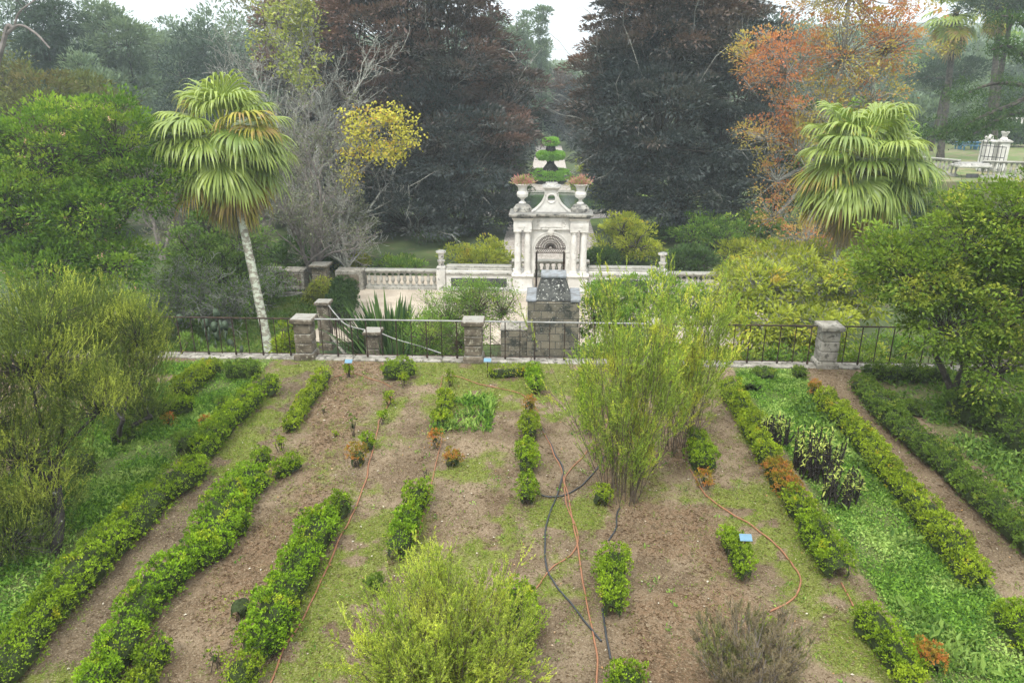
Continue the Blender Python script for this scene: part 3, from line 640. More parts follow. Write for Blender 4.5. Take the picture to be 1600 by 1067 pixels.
def cornice(xc, hw_, hd, z):
    V = []; 
    for e, zz in prof:
        for sx, sy in ((-1, -1), (1, -1), (1, 1), (-1, 1)): V.append((xc+sx*(hw_+e), GY+sy*(hd+e), z+zz))
    m_ = len(prof); F = [(4*i+j, 4*i+(j+1) % 4, 4*i+4+(j+1) % 4, 4*i+4+j) for i in range(m_-1) for j in range(4)]+[(4*m_-4, 4*m_-3, 4*m_-2, 4*m_-1)]
    g.add(V, None, F)
cornice(GX-1.3, .5, .66, zC); cornice(GX+1.3, .5, .66, zC-.0015); cornice(GX, .95, .5, zC+.003); g.build('cornice', md, t)
# pediment
zP0 = zC+.24; zP1 = zy(296)
g = Geo(); ang = np.linspace(0, 1, 12)
hwf = lambda u: .30+.58*(1-u)**2.6+.03*(1-u)
oc = zP0+(zP1-zP0)*.62; ro = .17
y0, y1 = GY-.28, GY+.25
# front face with round opening, built as a ring between oculus and outline
outl = [(-hwf(u), zP0+(zP1-zP0)*u) for u in ang]+[(hwf(u), zP0+(zP1-zP0)*u) for u in ang[::-1]]
outl = np.array(outl)
aa = np.arctan2(outl[:, 1]-oc, outl[:, 0]); inn = np.stack([ro*np.cos(aa), oc+ro*np.sin(aa)], 1); n = len(outl)
for y in (y0, y1):
    V = [(GX+a[0], y, a[1]) for a in outl]+[(GX+a[0], y, a[1]) for a in inn]
    g.add(V, None, [(i, (i+1) % n, n+(i+1) % n, n+i) for i in range(n)])
V = [(GX+a[0], y, a[1]) for y in (y0, y1) for a in outl]+[(GX+a[0], y, a[1]) for y in (y0, y1) for a in inn]
g.add(V, None, [(i, (i+1) % n, n+(i+1) % n, n+i) for i in range(n)]+[(2*n+i, 2*n+(i+1) % n, 3*n+(i+1) % n, 3*n+i) for i in range(n)])
g.build('pediment', mb, t)
g = Geo(); a = np.linspace(0, 2*pi, 25); g.tube(np.column_stack([GX+.2*np.cos(a), np.full(25, y0-.01), oc+.2*np.sin(a)]), .028, 6); g.build('oculus_moulding', mb, t)
g = Geo()
for s_ in (-1, 1):
    u = np.linspace(.02, 1, 12); g.tube(np.column_stack([GX+s_*(.30+.58*(1-u)**2.6+.02-.06), np.full(12, y0-.01), zP0+(zP1-zP0)*u]), .03, 6)
g.build('scroll_moulding', mt_, t)
g = Geo(); g.lathe([(.29, 0), (.33, .03), (.36, .08), (.42, .11), (.43, .17), (.36, .2), (.28, .22), (.27, .3)], (GX, GY, zP1), sq=True); g.build('pediment_cap', mt_, t)
g = Geo(); g.box((GX, GY+.02, zP1+.16), (.10, .2, .01)); 
# urn bases belong to the gate
for s_ in (-1, 1):
    g = Geo(); g.lathe([(.42, 0), (.42, .16), (.36, .22), (.30, .3), (.14, .36)], (GX+s_*1.33, GY, zC+.235), 20); g.build('urn_base', md, t)
g = Geo()
zb = zC+.235+.36
for s_, l in ((-1, 'white marble urn of pink plants on the left of the gateway top'), (1, 'white marble urn of pink plants on the right of the gateway top')):
    x = GX+s_*1.33; tu = thing('marble_urn', l, 'urn', (x, GY, zb), 'urns on the gateway')
    g = Geo(); g.lathe([(.17, 0), (.17, .04), (.10, .08), (.07, .16), (.12, .22), (.24, .30), (.27, .42), (.25, .5), (.19, .56), (.20, .68), (.23, .76), (.31, .82), (.34, .86), (.30, .88), (.2, .86)], (x, GY, zb), 24); g.build('bowl', mb, tu)
    r = np.random.default_rng(9+s_); n = 700
    pos = np.stack([x+r.normal(0, .19, n), GY+r.normal(0, .15, n), zb+.86+np.abs(r.normal(0, .13, n))], 1); D = nrm(pos-(x, GY, zb+.6)+r.normal(0, .12, (n, 3)))
    g = Geo(); g.leaves(pos, D, r.normal(0, 1, (n, 3)), r.uniform(.1, .2, n), .05, r.random(n)); g.build('flowers', leafmat('pink_flowers', (.40, .17, .17), (.60, .36, .34), (.25, .36, .09), .62, .7, 9), tu)
# iron gate
ti = thing('iron_gate', 'black wrought iron gate with fan tracery filling the marble arch', 'gate', (GX, GY+.1, LOW))
gy = GY+.12; g = Geo()
zb1, zb0 = zs+.02, zs-.22
for zz in (zb0, zb1, zb0+.04, zb1-.04): g.segs([(GX-.71, gy, zz)], [(GX+.71, gy, zz)], .014, .014, 5)
for i in range(15):
    x = GX-.66+i*.095; a = np.linspace(0, 2*pi, 9); g.tube(np.column_stack([x+.036*np.cos(a), np.full(9, gy), (zb0+zb1)/2+.06*np.sin(a)]), .009, 4)
for k in range(21):
    a = pi*(k+.5)/21; c_, s2 = cos(a), sin(a)
    g.segs([(GX+.36*c_, gy, zs+.36*s2), (GX+.06*c_, gy, zs+.04+.05*s2)], [(GX+.70*c_, gy, zs+.70*s2), (GX+.33*c_, gy, zs+.33*s2)], .010, .010, 4)
    b = np.linspace(0, 2*pi, 8); rr = .60
    g.tube(np.column_stack([GX+rr*c_+.038*np.cos(b), np.full(8, gy), zs+rr*s2+.05*np.sin(b)]), .009, 4)
    rr = .46; g.tube(np.column_stack([GX+rr*c_+.026*np.cos(b), np.full(8, gy), zs+rr*s2+.026*np.sin(b)]), .008, 4)
    rr = .25; g.tube(np.column_stack([GX+rr*c_+.022*np.cos(b), np.full(8, gy), zs+rr*s2+.022*np.sin(b)]), .008, 4)
for r_ in (.35, .7, .19):
    a = np.linspace(0, pi, 30); g.tube(np.column_stack([GX+r_*np.cos(a), np.full(30, gy), zs+r_*np.sin(a)]), .014, 5)
g.build('fanlight', M['iron'], ti)
for s_ in (-1, 1):
    g = Geo(); 
    for k in range(6):
        y = gy+.02+k*.115; x = GX+s_*(.685-.012*k); g.segs([(x, y, LOW+.06)], [(x, y, zb0-.02)], .013, .013, 5)
    for zz in (LOW+.1, LOW+.5, zb0-.05): g.segs([(GX+s_*.69, gy+.02, zz)], [(GX+s_*.62, gy+.62, zz)], .013, .013, 5)
    g.build('gate_leaf', M['iron'], ti)

# ------------------------------------------------------------------ balustrades, bench walls, pedestals of the court
bal = Geo(); bal.lathe([(.095, 0), (.095, .07), (.05, .10), (.055, .16), (.098, .27), (.085, .38), (.05, .5), (.045, .56), (.085, .60), (.09, .66)], (0, 0, 0), 10); BAL = bal.mesh('baluster', M['balu'], smooth=False)
def balustrade(x0, y0, x1, y1, z0, label, n=None, h=1.0, group='stone balustrades', mat='balu', solid=False):
    p0 = np.array((x0, y0)); p1 = np.array((x1, y1)); Ln = np.linalg.norm(p1-p0); a = math.atan2(y1-y0, x1-x0); c = (p0+p1)/2
    t = thing('stone_balustrade', label, 'balustrade', (c[0], c[1], z0), group); k = (h-.34)/.66
    g = Geo(); g.box((c[0], c[1], z0+.09), (Ln, .34, .18), a, bev=.02); g.build('plinth', M[mat], t)
    g = Geo(); g.box((c[0], c[1], z0+h-.13), (Ln-.004, .28, .07), a, bev=.01); g.box((c[0], c[1], z0+h-.05), (Ln, .40, .1), a, bev=.03); g.build('top_rail', M[mat], t)
    n = n or int(Ln/.3)
    for i in range(n):
        o = bpy.data.objects.new('baluster', BAL); COL.objects.link(o); o.parent = t; u = (i+.5)/n-.5
        o.location = (u*(p1-p0)[0], u*(p1-p0)[1], .178); o.scale = (1, 1, k)
    return t
def XA(px, py=430, Y=GY): return AT(px, py, Y)[0]
balustrade(XA(572), GY, XA(683), GY, LOW, 'grey stone balustrade with pierced lancet gaps left of the gateway', 12)
balustrade(XA(1042), GY, XA(1150), GY, LOW, 'stone balustrade right of the gateway beside the yellow green shrub', 12)
balustrade(XA(1150)+.2, GY, XA(1290), GY, LOW, 'stone balustrade mostly hidden behind the yellow green shrub', 14)
balustrade(XA(836, 430, 37)-1.2, 37.2, XA(884, 430, 37)+1.2, 37.2, LOW, 'low white balustrade seen through the open iron gate', 13, h=.85)
def bench_wall(x0, x1, label):
    c = (x0+x1)/2; w = x1-x0; t = thing('bench_wall', label, 'wall', (c, GY, LOW), 'low walls beside the gateway')
    g = Geo(); g.box((c, GY+.1, LOW+.5), (w, .5, 1.0), bev=.01); g.build('wall', mb, t)
    g = Geo(); g.box((c, GY+.1, LOW+.87), (w+.02, .66, .09), bev=.02); g.box((c, GY+.15, LOW+1.05), (w, .5, .1), bev=.03); g.lathe([(.0, 0), (.22, 0), (.24, .06), (.16, .14), (.1, .16)], (0, 0, 0), 4) if False else None
    g.box((c, GY+.18, LOW+1.15), (w-.02, .36, .12), bev=.04); g.build('coping', M['balu'], t)
    g = Geo(); g.box((c, GY-.155, LOW+.42), (w-.5, .02, .42)); g.build('slate_panel', M['slate'], t)
    g = Geo(); g.box((c, GY-.2, LOW+.05), (w, .16, .1), bev=.02); g.build('step', M['balu'], t)
bench_wall(XA(697), XA(801)-.03, 'low marble wall with dark panels left of the gateway'); bench_wall(XA(918)+.03, XA(1026), 'low marble wall with dark panels right of the gateway')
def ped(px, l):
    x = XA(px); t = thing('pedestal', l, 'pedestal', (x, GY, LOW), 'pedestals with small finials')
    g = Geo(); g.box((x, GY, LOW+.52), (.42, .6, 1.04), bev=.02); g.build('block', mt_, t)
    g = Geo(); g.lathe([(.2, 0), (.2, .1), (.14, .16)], (x, GY, LOW+1.04), sq=True); g.lathe([(.1, .155), (.14, .3), (.19, .38), (.19, .42), (.1, .46), (.12, .5), (.14, .72), (.18, .76), (.24, .79), (.24, .86), (.1, .9)], (x, GY, LOW+1.04), 12); g.build('finial', mt_, t)
ped(690, 'marble pedestal with small finial between balustrade and wall left of the gateway'); ped(1034, 'marble pedestal with small finial between wall and balustrade right of the gateway')
def planter(px0, px1, label, panel=True, h=.95):
    x0, x1 = XA(px0), XA(px1); c = (x0+x1)/2; w = x1-x0; t = thing('stone_planter', label, 'planter', (c, GY, LOW), 'stone planters left of the court')
    g = Geo(); g.box((c, GY+.1, LOW+h/2), (w, .8, h), bev=.03); g.box((c, GY+.1, LOW+.06), (w+.08, .9, .12), bev=.02); g.build('trough', M['kerb'], t)
    g = Geo(); g.box((c, GY-.305, LOW+h*.52), (w*.72, .02, h*.6)); g.build('panel', M['pillar'], t)
planter(526, 569, 'stone planter with brown panel at the end of the balustrade'); planter(445, 478, 'stone planter with brown panel behind the thin rear railing'); planter(414, 441, 'leftmost stone planter behind the thin rear railing')
pillar(XA(503), 'squat stone pillar behind the drooping golden shrub', GY-.1, LOW, .42, 1.25, group='rear pillars')
xa, xb = XA(425), XA(498); t = thing('iron_railing', 'thin rear iron railing in front of the stone planters on the lawn', 'railing', ((xa+xb)/2, 32.8, LOW))
g = Geo(); g.segs([(xa, 32.8, LOW+1.15)], [(xb, 32.8, LOW+1.15)], .018, .018, 5); g.segs([(xa, 32.8, LOW+.25)], [(xb, 32.8, LOW+.25)], .014, .014, 5); g.build('handrail', M['iron'], t)
for i in range(11):
    x = xa+(xb-xa)*i/10; g = Geo(); g.segs([(x, 32.8, LOW)], [(x, 32.8, LOW+1.15)], .013, .013, 5); g.build('bar', M['iron'], t)
g = Geo(); g.box(((xa+xb)/2, 32.8, LOW+.1), (xb-xa+.3, .3, .22), bev=.02); tag(g.build('low_kerb', M['kerb']), 'low stone kerb under the thin rear railing', 'kerb')

# ------------------------------------------------------------------ far right: upper balustrade, stair front, gate pillars, villa
UZ = -.3
Y6 = 58.0
def X6(px, Y=Y6): return AT(px, 240, Y)[0]
balustrade(X6(1462), Y6+3, X6(1502), Y6, UZ, 'distant white balustrade on the upper terrace beside the stair front', 11, h=1.25, group='distant balustrades')
balustrade(X6(1534), Y6-.3, X6(1600)+4, Y6-3, UZ, 'distant white balustrade running off to the right edge', 22, h=1.25, group='distant balustrades')
xs_ = X6(1519); t = thing('stone_stairway', 'pale stone stair front with niche below the upper balustrade', 'stonework', (xs_, Y6, LOW))
g = Geo(); g.box((xs_, Y6, (LOW+UZ)/2-.9), (1.9, 1.2, UZ-LOW+1.8-.01), bev=.03)
for s_ in (-1, 1): g.box((xs_+s_*.72, Y6-.7, LOW-.2), (.3, .3, 4.9), bev=.03)
g.build('front_wall', mb, t)
g = Geo(); g.box((xs_, Y6-.1, UZ+.85), (2.4, 1.5, .22), bev=.05); g.box((xs_, Y6-.1, UZ+1.0), (2.1, 1.2, .12), bev=.05); g.build('cornice', mt_, t)
g = Geo(); g.box((xs_, Y6-.61, UZ-.9), (.9, .02, 2.4)); g.build('niche', M['slate'], t)
g = Geo(); g.box((X6(1570), Y6-2, (LOW+UZ)/2-.1), (9.5, .5, UZ-LOW+.1), bev=.02); g.box((X6(1478), Y6+1.5, (LOW+UZ)/2-.1), (3.3, .5, UZ-LOW+.1), bev=.02); tag(g.build('upper_wall', mb), 'pale wall under the distant upper balustrade', 'wall')
for px, l in ((1541, 'distant gate pillar with rounded top, left one of the pair'), (1564, 'distant gate pillar with small urn on top, right one of the pair')):
    x = X6(px, 62); t = thing('gate_pillar', l, 'pillar', (x, 62, UZ), 'distant gate pillars')
    g = Geo(); g.box((x, 62, UZ+1.1), (.75, .75, 2.2), bev=.04); g.build('shaft', mb, t)
    g = Geo(); g.lathe([(.45, 2.2), (.5, 2.3), (.3, 2.45)], (x, 62, UZ), sq=True)
    g.lathe([(.3, 2.44), (.2, 2.6), (.16, 2.65), (.2, 2.8), (.3, 2.95), (.3, 3.05), (0, 3.06)] if px > 1550 else [(.3, 2.44), (.32, 2.6), (.2, 2.8), (0, 2.85)], (x, 62, UZ), 14); g.build('cap', mt_, t)
x = X6(1549, 61); t = thing('iron_gate', 'distant dark iron gate leaf between the two far pillars', 'gate', (x, 61.5, UZ)); g = Geo()
for i in range(7): g.segs([(x-.5+.16*i, 61.5-.25*i, UZ)], [(x-.5+.16*i, 61.5-.25*i, UZ+2.5-.08*i)], .03, .03, 4)
for zz in (.3, 1.2, 2.0): g.segs([(x-.5, 61.5, UZ+zz)], [(x+.46, 60, UZ+zz)], .03, .03, 4)
g.build('gate_bars', M['slate'], t)
# garden bench table far right
x, y = X6(1510, 82), 82; t = thing('picnic_bench', 'faraway blue painted bench on the upper lawn', 'bench', (x, y, UZ))
M['blue'] = plainmat('blue', (.04, .16, .28), .5)
g = Geo(); g.box((x, y, UZ+.75), (2.3, .8, .08), bev=.01); g.build('tabletop', M['blue'], t)
for s_ in (-1, 1):
    g = Geo(); g.box((x+s_*.8, y, UZ+.36), (.1, .7, .72), bev=.01); g.build('leg', M['blue'], t)
    g = Geo(); g.box((x, y+s_*.85, UZ+.45), (2.3, .3, .07), bev=.01); g.box((x-.8, y+s_*.85, UZ+.2), (.08, .2, .43)); g.box((x+.8, y+s_*.85, UZ+.2), (.08, .2, .43)); g.build('seat', M['blue'], t)
# villa
M['cream'] = roughmat('cream', (.55, .49, .38), (.66, .6, .48), None, .5, bump=.1); M['pinkwall'] = roughmat('pinkwall', (.52, .32, .23), (.6, .4, .3), None, .5, bump=.1)
VY = 95.0; v0 = AT(1528, 200, VY)[0]; zt = AT(1560, 182, VY)[2]; zb = AT(1560, 203, VY)[2]
t = thing('villa', 'cream villa terrace front with pale fence seen beyond the pines', 'building', (v0+10, VY, UZ))
g = Geo(); g.box((v0+12, VY+3, (zb+UZ-2)/2), (24, 5, zb-UZ+2), bev=.03); g.build('wall', M['cream'], t)
g = Geo(); g.box((v0+16, VY+4.6, zb+1.3), (14, 1.8, 2.9), bev=.03); g.build('upper_wall', M['pinkwall'], t)
g = Geo(); g.box((v0+12, VY+.35, zb+.05), (24.4, .5, .14), bev=.02); g.build('ledge', M['marble'], t)
for i in range(3):
    g = Geo(); g.box((v0+3.6+4.6*i, VY+.46, zb-1.6), (1.0, .14, 2.3)); g.build('window', M['slate'], t)
for i in range(40):
    g = Geo(); g.box((v0+.4+.6*i, VY+.35, zb+.7), (.14, .14, 1.16)); g.build('fence_picket', M['marble'], t)
g = Geo(); g.box((v0+12, VY+.35, zb+1.32), (24, .2, .1)); g.build('fence_rail', M['marble'], t)
p = AT(1532, 140, 130); t = thing('pink_tower', 'slim pinkish tower of the villa rising between palm trunks', 'tower', (p[0], 130, 0))
ztop = AT(1532, 113, 130)[2]; g = Geo(); g.box((p[0], 130, ztop/2-1), (1.9, 2.2, ztop+2), bev=.03); g.build('wall', M['pinkwall'], t)
g = Geo(); g.box((p[0], 130, ztop+.15), (2.4, 2.6, .3), bev=.05); g.build('roof', M['marble'], t)
g = Geo(); g.box((p[0], 128.88, ztop-1.6), (.8, .06, 1.5)); g.build('window', M['slate'], t)
# ------------------------------------------------------------------ plant builders
def rdirs(r, n):
    return nrm(r.normal(0, 1, (n, 3)))
def needles(g, r, P0, P1, per, Ls, Ws, tmpl='needle', spread=.7, tip=True, mat=0):
    """leaves along straight twigs P0->P1"""
    N = len(P0); D = nrm(P1-P0); n = N*per
    t = r.random(n)**(.8 if tip else 1); i = np.repeat(np.arange(N), per)
    pos = P0[i]*(1-t[:, None])+P1[i]*t[:, None]
    d = nrm(D[i]+r.normal(0, spread, (n, 3))*.7)
    cl = np.repeat(r.random(N), per)
    g.leaves(pos, d, r.normal(0, 1, (n, 3)), r.uniform(*Ls, n), r.uniform(*Ws, n), np.clip(.55*cl+.45*t+r.normal(0, .12, n), 0, 1), tmpl, mat)
def grow(r, P, D, Ln, Rd, levels, steps=4, wob=.22, up=.1):
    """levels of curved branches; returns segment arrays and the last level's twigs"""
    P = np.asarray(P, float).reshape(-1, 3); D = nrm(np.asarray(D, float).reshape(-1, 3)); Ln = np.broadcast_to(Ln, (len(P),)).astype(float); Rd = np.broadcast_to(Rd, (len(P),)).astype(float)
    S0, S1, A, B = [], [], [], []; last = None
    for li in range(len(levels)+1):
        pts = [P]; d = D; ds = [D]
        for s in range(steps):
            d = nrm(d+r.normal(0, wob, d.shape)*.6+np.array((0, 0, up))); pts.append(pts[-1]+d*(Ln/steps)[:, None]); ds.append(d)
            S0.append(pts[-2]); S1.append(pts[-1]); A.append(Rd*(1-.7*s/steps)); B.append(Rd*(1-.7*(s+1)/steps))
        pts = np.stack(pts, 1); ds = np.stack(ds, 1); last = (pts, ds, Rd*.3)
        if li == len(levels): break
        k, lr, ang, rr = levels[li]; n = len(P)*k; i = np.repeat(np.arange(len(P)), k)
        t = r.uniform(.12, 1, n)*steps; j = np.minimum(t.astype(int), steps-1); f = (t-j)[:, None]
        P2 = pts[i, j]*(1-f)+pts[i, j+1]*f; d0 = ds[i, j]; pr = nrm(np.cross(d0, rdirs(r, n))); a = ang*r.uniform(.6, 1.3, n)[:, None]
        D = nrm(d0*np.cos(a)+pr*np.sin(a)); Rn = Rd[i]*(1-.7*t/steps)*rr; Ln = Ln[i]*lr*r.uniform(.6, 1.2, n)*(1.15-.35*t/steps); P = P2; Rd = Rn
    return (np.concatenate(S0), np.concatenate(S1), np.concatenate(A), np.concatenate(B)), last
def hedge(label, pts, w, h, mat, name='box_hedge', cat='hedge', group='clipped box hedges', z=0.0, leaf=.031, dens=560, seed=None, wv=.22, ends=None, bare=.12, px=True):
    """clipped hedge or small dense bush along a line of photo pixels on the ground (one point = a round bush)"""
    global HSEED
    h = h*.9; HSEED += 1; r = np.random.default_rng(HSEED if seed is None else seed)
    if px:
        P = np.array([G(a, b, z+h*.85) for a, b in pts]); 
    else: P = np.array([(a, b, 0) for a, b in pts], float)
    P[:, 2] = 0
    if len(P) > 1:
        P = catmull(P, 6); seg = np.linalg.norm(np.diff(P, axis=0), axis=1); cum = np.concatenate([[0], np.cumsum(seg)]); Lt = cum[-1]
    else: Lt = 0.0; cum = None
    e = w*.5 if ends is None else ends
    def place(s, th, k=1.0):
        """s along line, th around profile"""
        n = len(s); sc_ = np.clip(s, 0, Lt) if Lt else np.zeros(n); out = (s-sc_)/e; shr = np.sqrt(np.clip(1-out**2, 0.02, 1))
        if Lt:
            c = np.stack([np.interp(sc_, cum, P[:, i]) for i in range(3)], 1); c2 = np.stack([np.interp(np.minimum(sc_+.05, Lt), cum, P[:, i]) for i in range(3)], 1); c1 = np.stack([np.interp(np.maximum(sc_-.05, 0), cum, P[:, i]) for i in range(3)], 1); T = nrm(c2-c1)
        else: c = np.repeat(P[:1], n, 0); T = np.tile((0., 1, 0), (n, 1))
        S = np.cross(T, (0, 0, 1)); cx = np.sign(np.cos(th))*np.abs(np.cos(th))**.7*shr; cz = np.sin(th)**.55*(.25+.75*shr**.5)
        q = c+T*(s-sc_)[:, None]
        nz_ = vnoise(q+S*cx[:, None]*w*.5+np.array((0, 0, 1))*(cz*h)[:, None], 2.6, HSEED, 2)-.5; n2 = vnoise(q+S*cx[:, None]*w*.5+np.array((0, 0, 1))*(cz*h)[:, None], 8, HSEED+3, 1)-.5
        wn_ = vnoise(q, 1.1, HSEED+7, 2)-.5
        m_ = k*(1+wv*2*nz_+.5*n2)
        pos = q+S*(cx*w*.5*m_*(1+.5*wn_))[:, None]; pos[:, 2] = z+bare*h*.6+cz*h*(1-bare*.6)*m_*(1+.35*wn_)
        N_ = nrm(S*(cx*1.1)[:, None]+T*(out*1.2)[:, None]+np.array((0, 0, 1.))*(cz**1.5*1.1)[:, None]+.02)
        return pos, N_
    area = (Lt+2*e*.8)*(w*.9+2*h*.9); n = int(area*dens)
    s = r.uniform(-e*.98, Lt+e*.98, n); th = np.where(r.random(n) < .6, np.arccos(r.uniform(-1, 1, n)), r.uniform(0, pi, n)); th = np.clip(th, .03, pi-.03); pos, N_ = place(s, th, 1); pos -= N_*(r.random(n)**1.6*.11-.02)[:, None]
    cen = np.array((P[:, 0].mean(), P[:, 1].mean(), z)); t = thing(name, label, cat, cen, group)
    per = 7; i = np.repeat(np.arange(n), per); m_ = n*per
    d = nrm(N_[i]*.75+rdirs(r, m_)*.85+np.array((0, 0, .35))); tn = r.random(n)
    pp = pos[i]+d*.006+r.normal(0, .010, (m_, 3)); sz = r.uniform(.7, 1.25, m_)*leaf
    gap = vnoise(pos, 3.2, HSEED+31, 2); keep = (pp[:, 2] > z+.01) & ~((gap[i] < .36) & (r.random(m_) < .75))
    g = Geo(); g.leaves(pp[keep], d[keep], (N_[i]+rdirs(r, m_)*.6)[keep], sz[keep], sz[keep]*.62, np.clip(.5*tn[i]+.35*r.random(m_)+.9*(vnoise(pp, 7, 5, 2)-.5)+.08, 0, 1)[keep], 'leaf')
    g.build('foliage', mat, t)
    # inner shell coloured dark for the shade inside, and woody stems
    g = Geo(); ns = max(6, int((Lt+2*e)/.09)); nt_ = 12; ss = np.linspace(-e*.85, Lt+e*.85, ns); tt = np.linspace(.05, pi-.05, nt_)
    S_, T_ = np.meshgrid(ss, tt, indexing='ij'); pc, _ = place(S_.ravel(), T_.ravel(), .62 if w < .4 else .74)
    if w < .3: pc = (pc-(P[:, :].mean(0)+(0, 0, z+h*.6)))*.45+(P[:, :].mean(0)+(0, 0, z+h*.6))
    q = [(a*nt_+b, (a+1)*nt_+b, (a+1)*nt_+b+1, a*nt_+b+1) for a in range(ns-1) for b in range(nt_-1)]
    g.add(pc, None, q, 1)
    nb = max(5, int((Lt+2*e)*16)); sb = r.uniform(-e*.6, Lt+e*.6, nb); pb, _ = place(sb, r.uniform(.4, pi-.4, nb), .8); p0, _ = place(sb+r.normal(0, .03, nb), np.full(nb, pi/2)+r.normal(0, .3, nb), .5); p0[:, 2] = z-.03
    g.segs(p0, pb, .009, .005, 4); g.build('branches', [M['twig'], M['shade_core']], t)
    return t
HSEED = 100
M['shade_core'] = roughmat('shade_core', (.018, .026, .008), (.03, .045, .012), None, 20, bump=0)  # near-black green paints the shade in the hedge interior

def lob(px, py, Y, rx, rz, ry=None):
    c = AT(px, py, Y); k = np.dot(c-CAM, np.array((-sin(YAW)*cos(PITCH), cos(YAW)*cos(PITCH), -sin(PITCH))))/FPX
    return (c[0], c[1], c[2], rx*k, (ry if ry else rx)*k, rz*k)
def tree(name, label, cat, base, lobes, nc, per, lm, bm, r0, cr, ll, lw, tmpl='leaf', flat=.6, droop=0., group=None, seed=1, hollow=.6, fork=.45, style='cloud', stems=1, br=.02, outw=.7, up=.2, rag=.45, parts=('crown', 'trunk'), show=0):
    r = np.random.default_rng(seed); base = np.array(base, float); lob_ = np.array(lobes, float)
    t = thing(name, label, cat, base, group)
    wts = (lob_[:, 3]*lob_[:, 5]+lob_[:, 3]*lob_[:, 4]); cnt = np.maximum(2, (nc*wts/wts.sum()).astype(int))
    C = []; O = []; Li = []
    for li, (L_, k) in enumerate(zip(lob_, cnt)):
        u = rdirs(r, k); rad = hollow+(1-hollow)*r.random(k)**.6; n_ = vnoise(u*1.6+L_[:3], 1.3, seed+li, 2)
        p = L_[:3]+u*L_[3:6]*(rad*(1-rag*.5+rag*1.1*n_))[:, None]; C.append(p); O.append(u); Li.append(np.full(k, li))
    C = np.concatenate(C); O = np.concatenate(O); Li = np.concatenate(Li)
    keep = C[:, 2] > base[2]+.15; C, O, Li = C[keep], O[keep], Li[keep]
    cen = (lob_[:, :3]*wts[:, None]).sum(0)/wts.sum()
    # wood
    g = Geo()
    for s_ in range(stems):
        off = np.array((0, 0, 0)) if stems == 1 else np.array((r.normal(0, .12), r.normal(0, .12), 0))*min(1, r0*8)
        F = base+(cen-base)*fork*(1 if stems == 1 else r.uniform(.7, 1.2))+(0 if stems == 1 else np.array((r.normal(0, .35), r.normal(0, .35), 0)))
        midp = (base+F)/2+np.array((r.normal(0, .05), r.normal(0, .05), 0))*np.linalg.norm(F-base)
        g.tube(catmull([base+off-(0, 0, .15), midp+off, F], 5), np.linspace(r0*1.15, r0*.72, 11), 9)
        for li, L_ in enumerate(lob_):
            if stems > 1 and li % stems != s_: continue
            c = L_[:3]-(0, 0, L_[5]*.3); m1 = F*.5+c*.5+np.array((r.normal(0, .06), r.normal(0, .06), .06))*np.linalg.norm(c-F); g.tube(catmull([F-(F-midp)*.1, m1, c], 5), np.linspace(r0*.55, r0*.22, 11), 6)
    lc = lob_[Li][:, :3]-np.stack([np.zeros(len(Li)), np.zeros(len(Li)), lob_[Li][:, 5]*.3], 1)
    mm = lc*.45+C*.55+r.normal(0, .07, C.shape)*np.linalg.norm(C-lc, axis=1, keepdims=True)
    g.segs(lc, mm, br*1.5, br, 4); g.segs(mm, C, br, br*.35, 3)
    tw = 3; i = np.repeat(np.arange(len(C)), tw); g.segs(mm[i]*.3+C[i]*.7, C[i]+O[i]*cr*.6+r.normal(0, cr*.5, (len(i), 3)), br*.4, br*.15, 3)
    if show:
        k = r.integers(0, len(C), show); p = C[k]-O[k]*cr*.4; d = nrm(O[k]+rdirs(r, show)*.5+np.array((0, 0, .5)))
        for _ in range(4):
            q = p+d*cr*r.uniform(.5, 1.1, (show, 1)); g.segs(p, q, br*.55, br*.4, 4, 1); e = q+nrm(d+rdirs(r, show)*.8)*cr*.8; g.segs(q, e, br*.35, br*.12, 3, 1); p = q; d = nrm(d+rdirs(r, show)*.35+np.array((0, 0, -.08)))
    g.build(parts[1], [bm, M['twig_grey']], t)
    # leaves
    g = Geo()
    if style == 'cloud':
        i = np.repeat(np.arange(len(C)), per); n = len(i); rr_ = cr*r.uniform(.5, 1.35, len(C))[i]
        u = rdirs(r, n)+np.array((0, 0, .45)); u = nrm(u)*np.where(r.random(n) < .25, r.uniform(.2, .8, n), r.uniform(.75, 1.1, n))[:, None]; off = u*np.array((1, 1, flat))
        pos = C[i]+off*rr_[:, None]; D = nrm(O[i]*outw*.6+u*.8+rdirs(r, n)*.45+np.array((0, 0, up-droop))); pos[:, 2] -= droop*.35*(u[:, :2]**2).sum(1)*rr_
        Nn = rdirs(r, n)*.55+np.array((0, 0, 1.)); sz = r.uniform(.65, 1.3, n); cl = r.random(len(C))[i]
        g.leaves(pos, D, Nn, sz*ll, sz*lw, np.clip(.6*cl+.3*r.random(n)+.25*u[:, 2]*r.random(n), 0, 1), tmpl)
    else:   # plume: upright feathery shoots
        k = 9; i = np.repeat(np.arange(len(C)), k); n = len(i); P0 = C[i]+r.normal(0, cr*.4, (n, 3)); D = nrm(O[i]*.45+rdirs(r, n)*.35+np.array((0, 0, .9))); P1 = P0+D*(cr*r.uniform(.7, 1.5, n))[:, None]
        g.segs(P0, P1, .004, .002, 3, 0, .1); needles(g, r, P0, P1, per, (ll*.6, ll*1.3), (lw*.7, lw*1.3), 'needle', .75)
    g.build(parts[0], lm, t); return t
def gz(x, y): return 0.0 if y < 17.2 else float(far_h(np.array([x]), np.array([y]))[0])
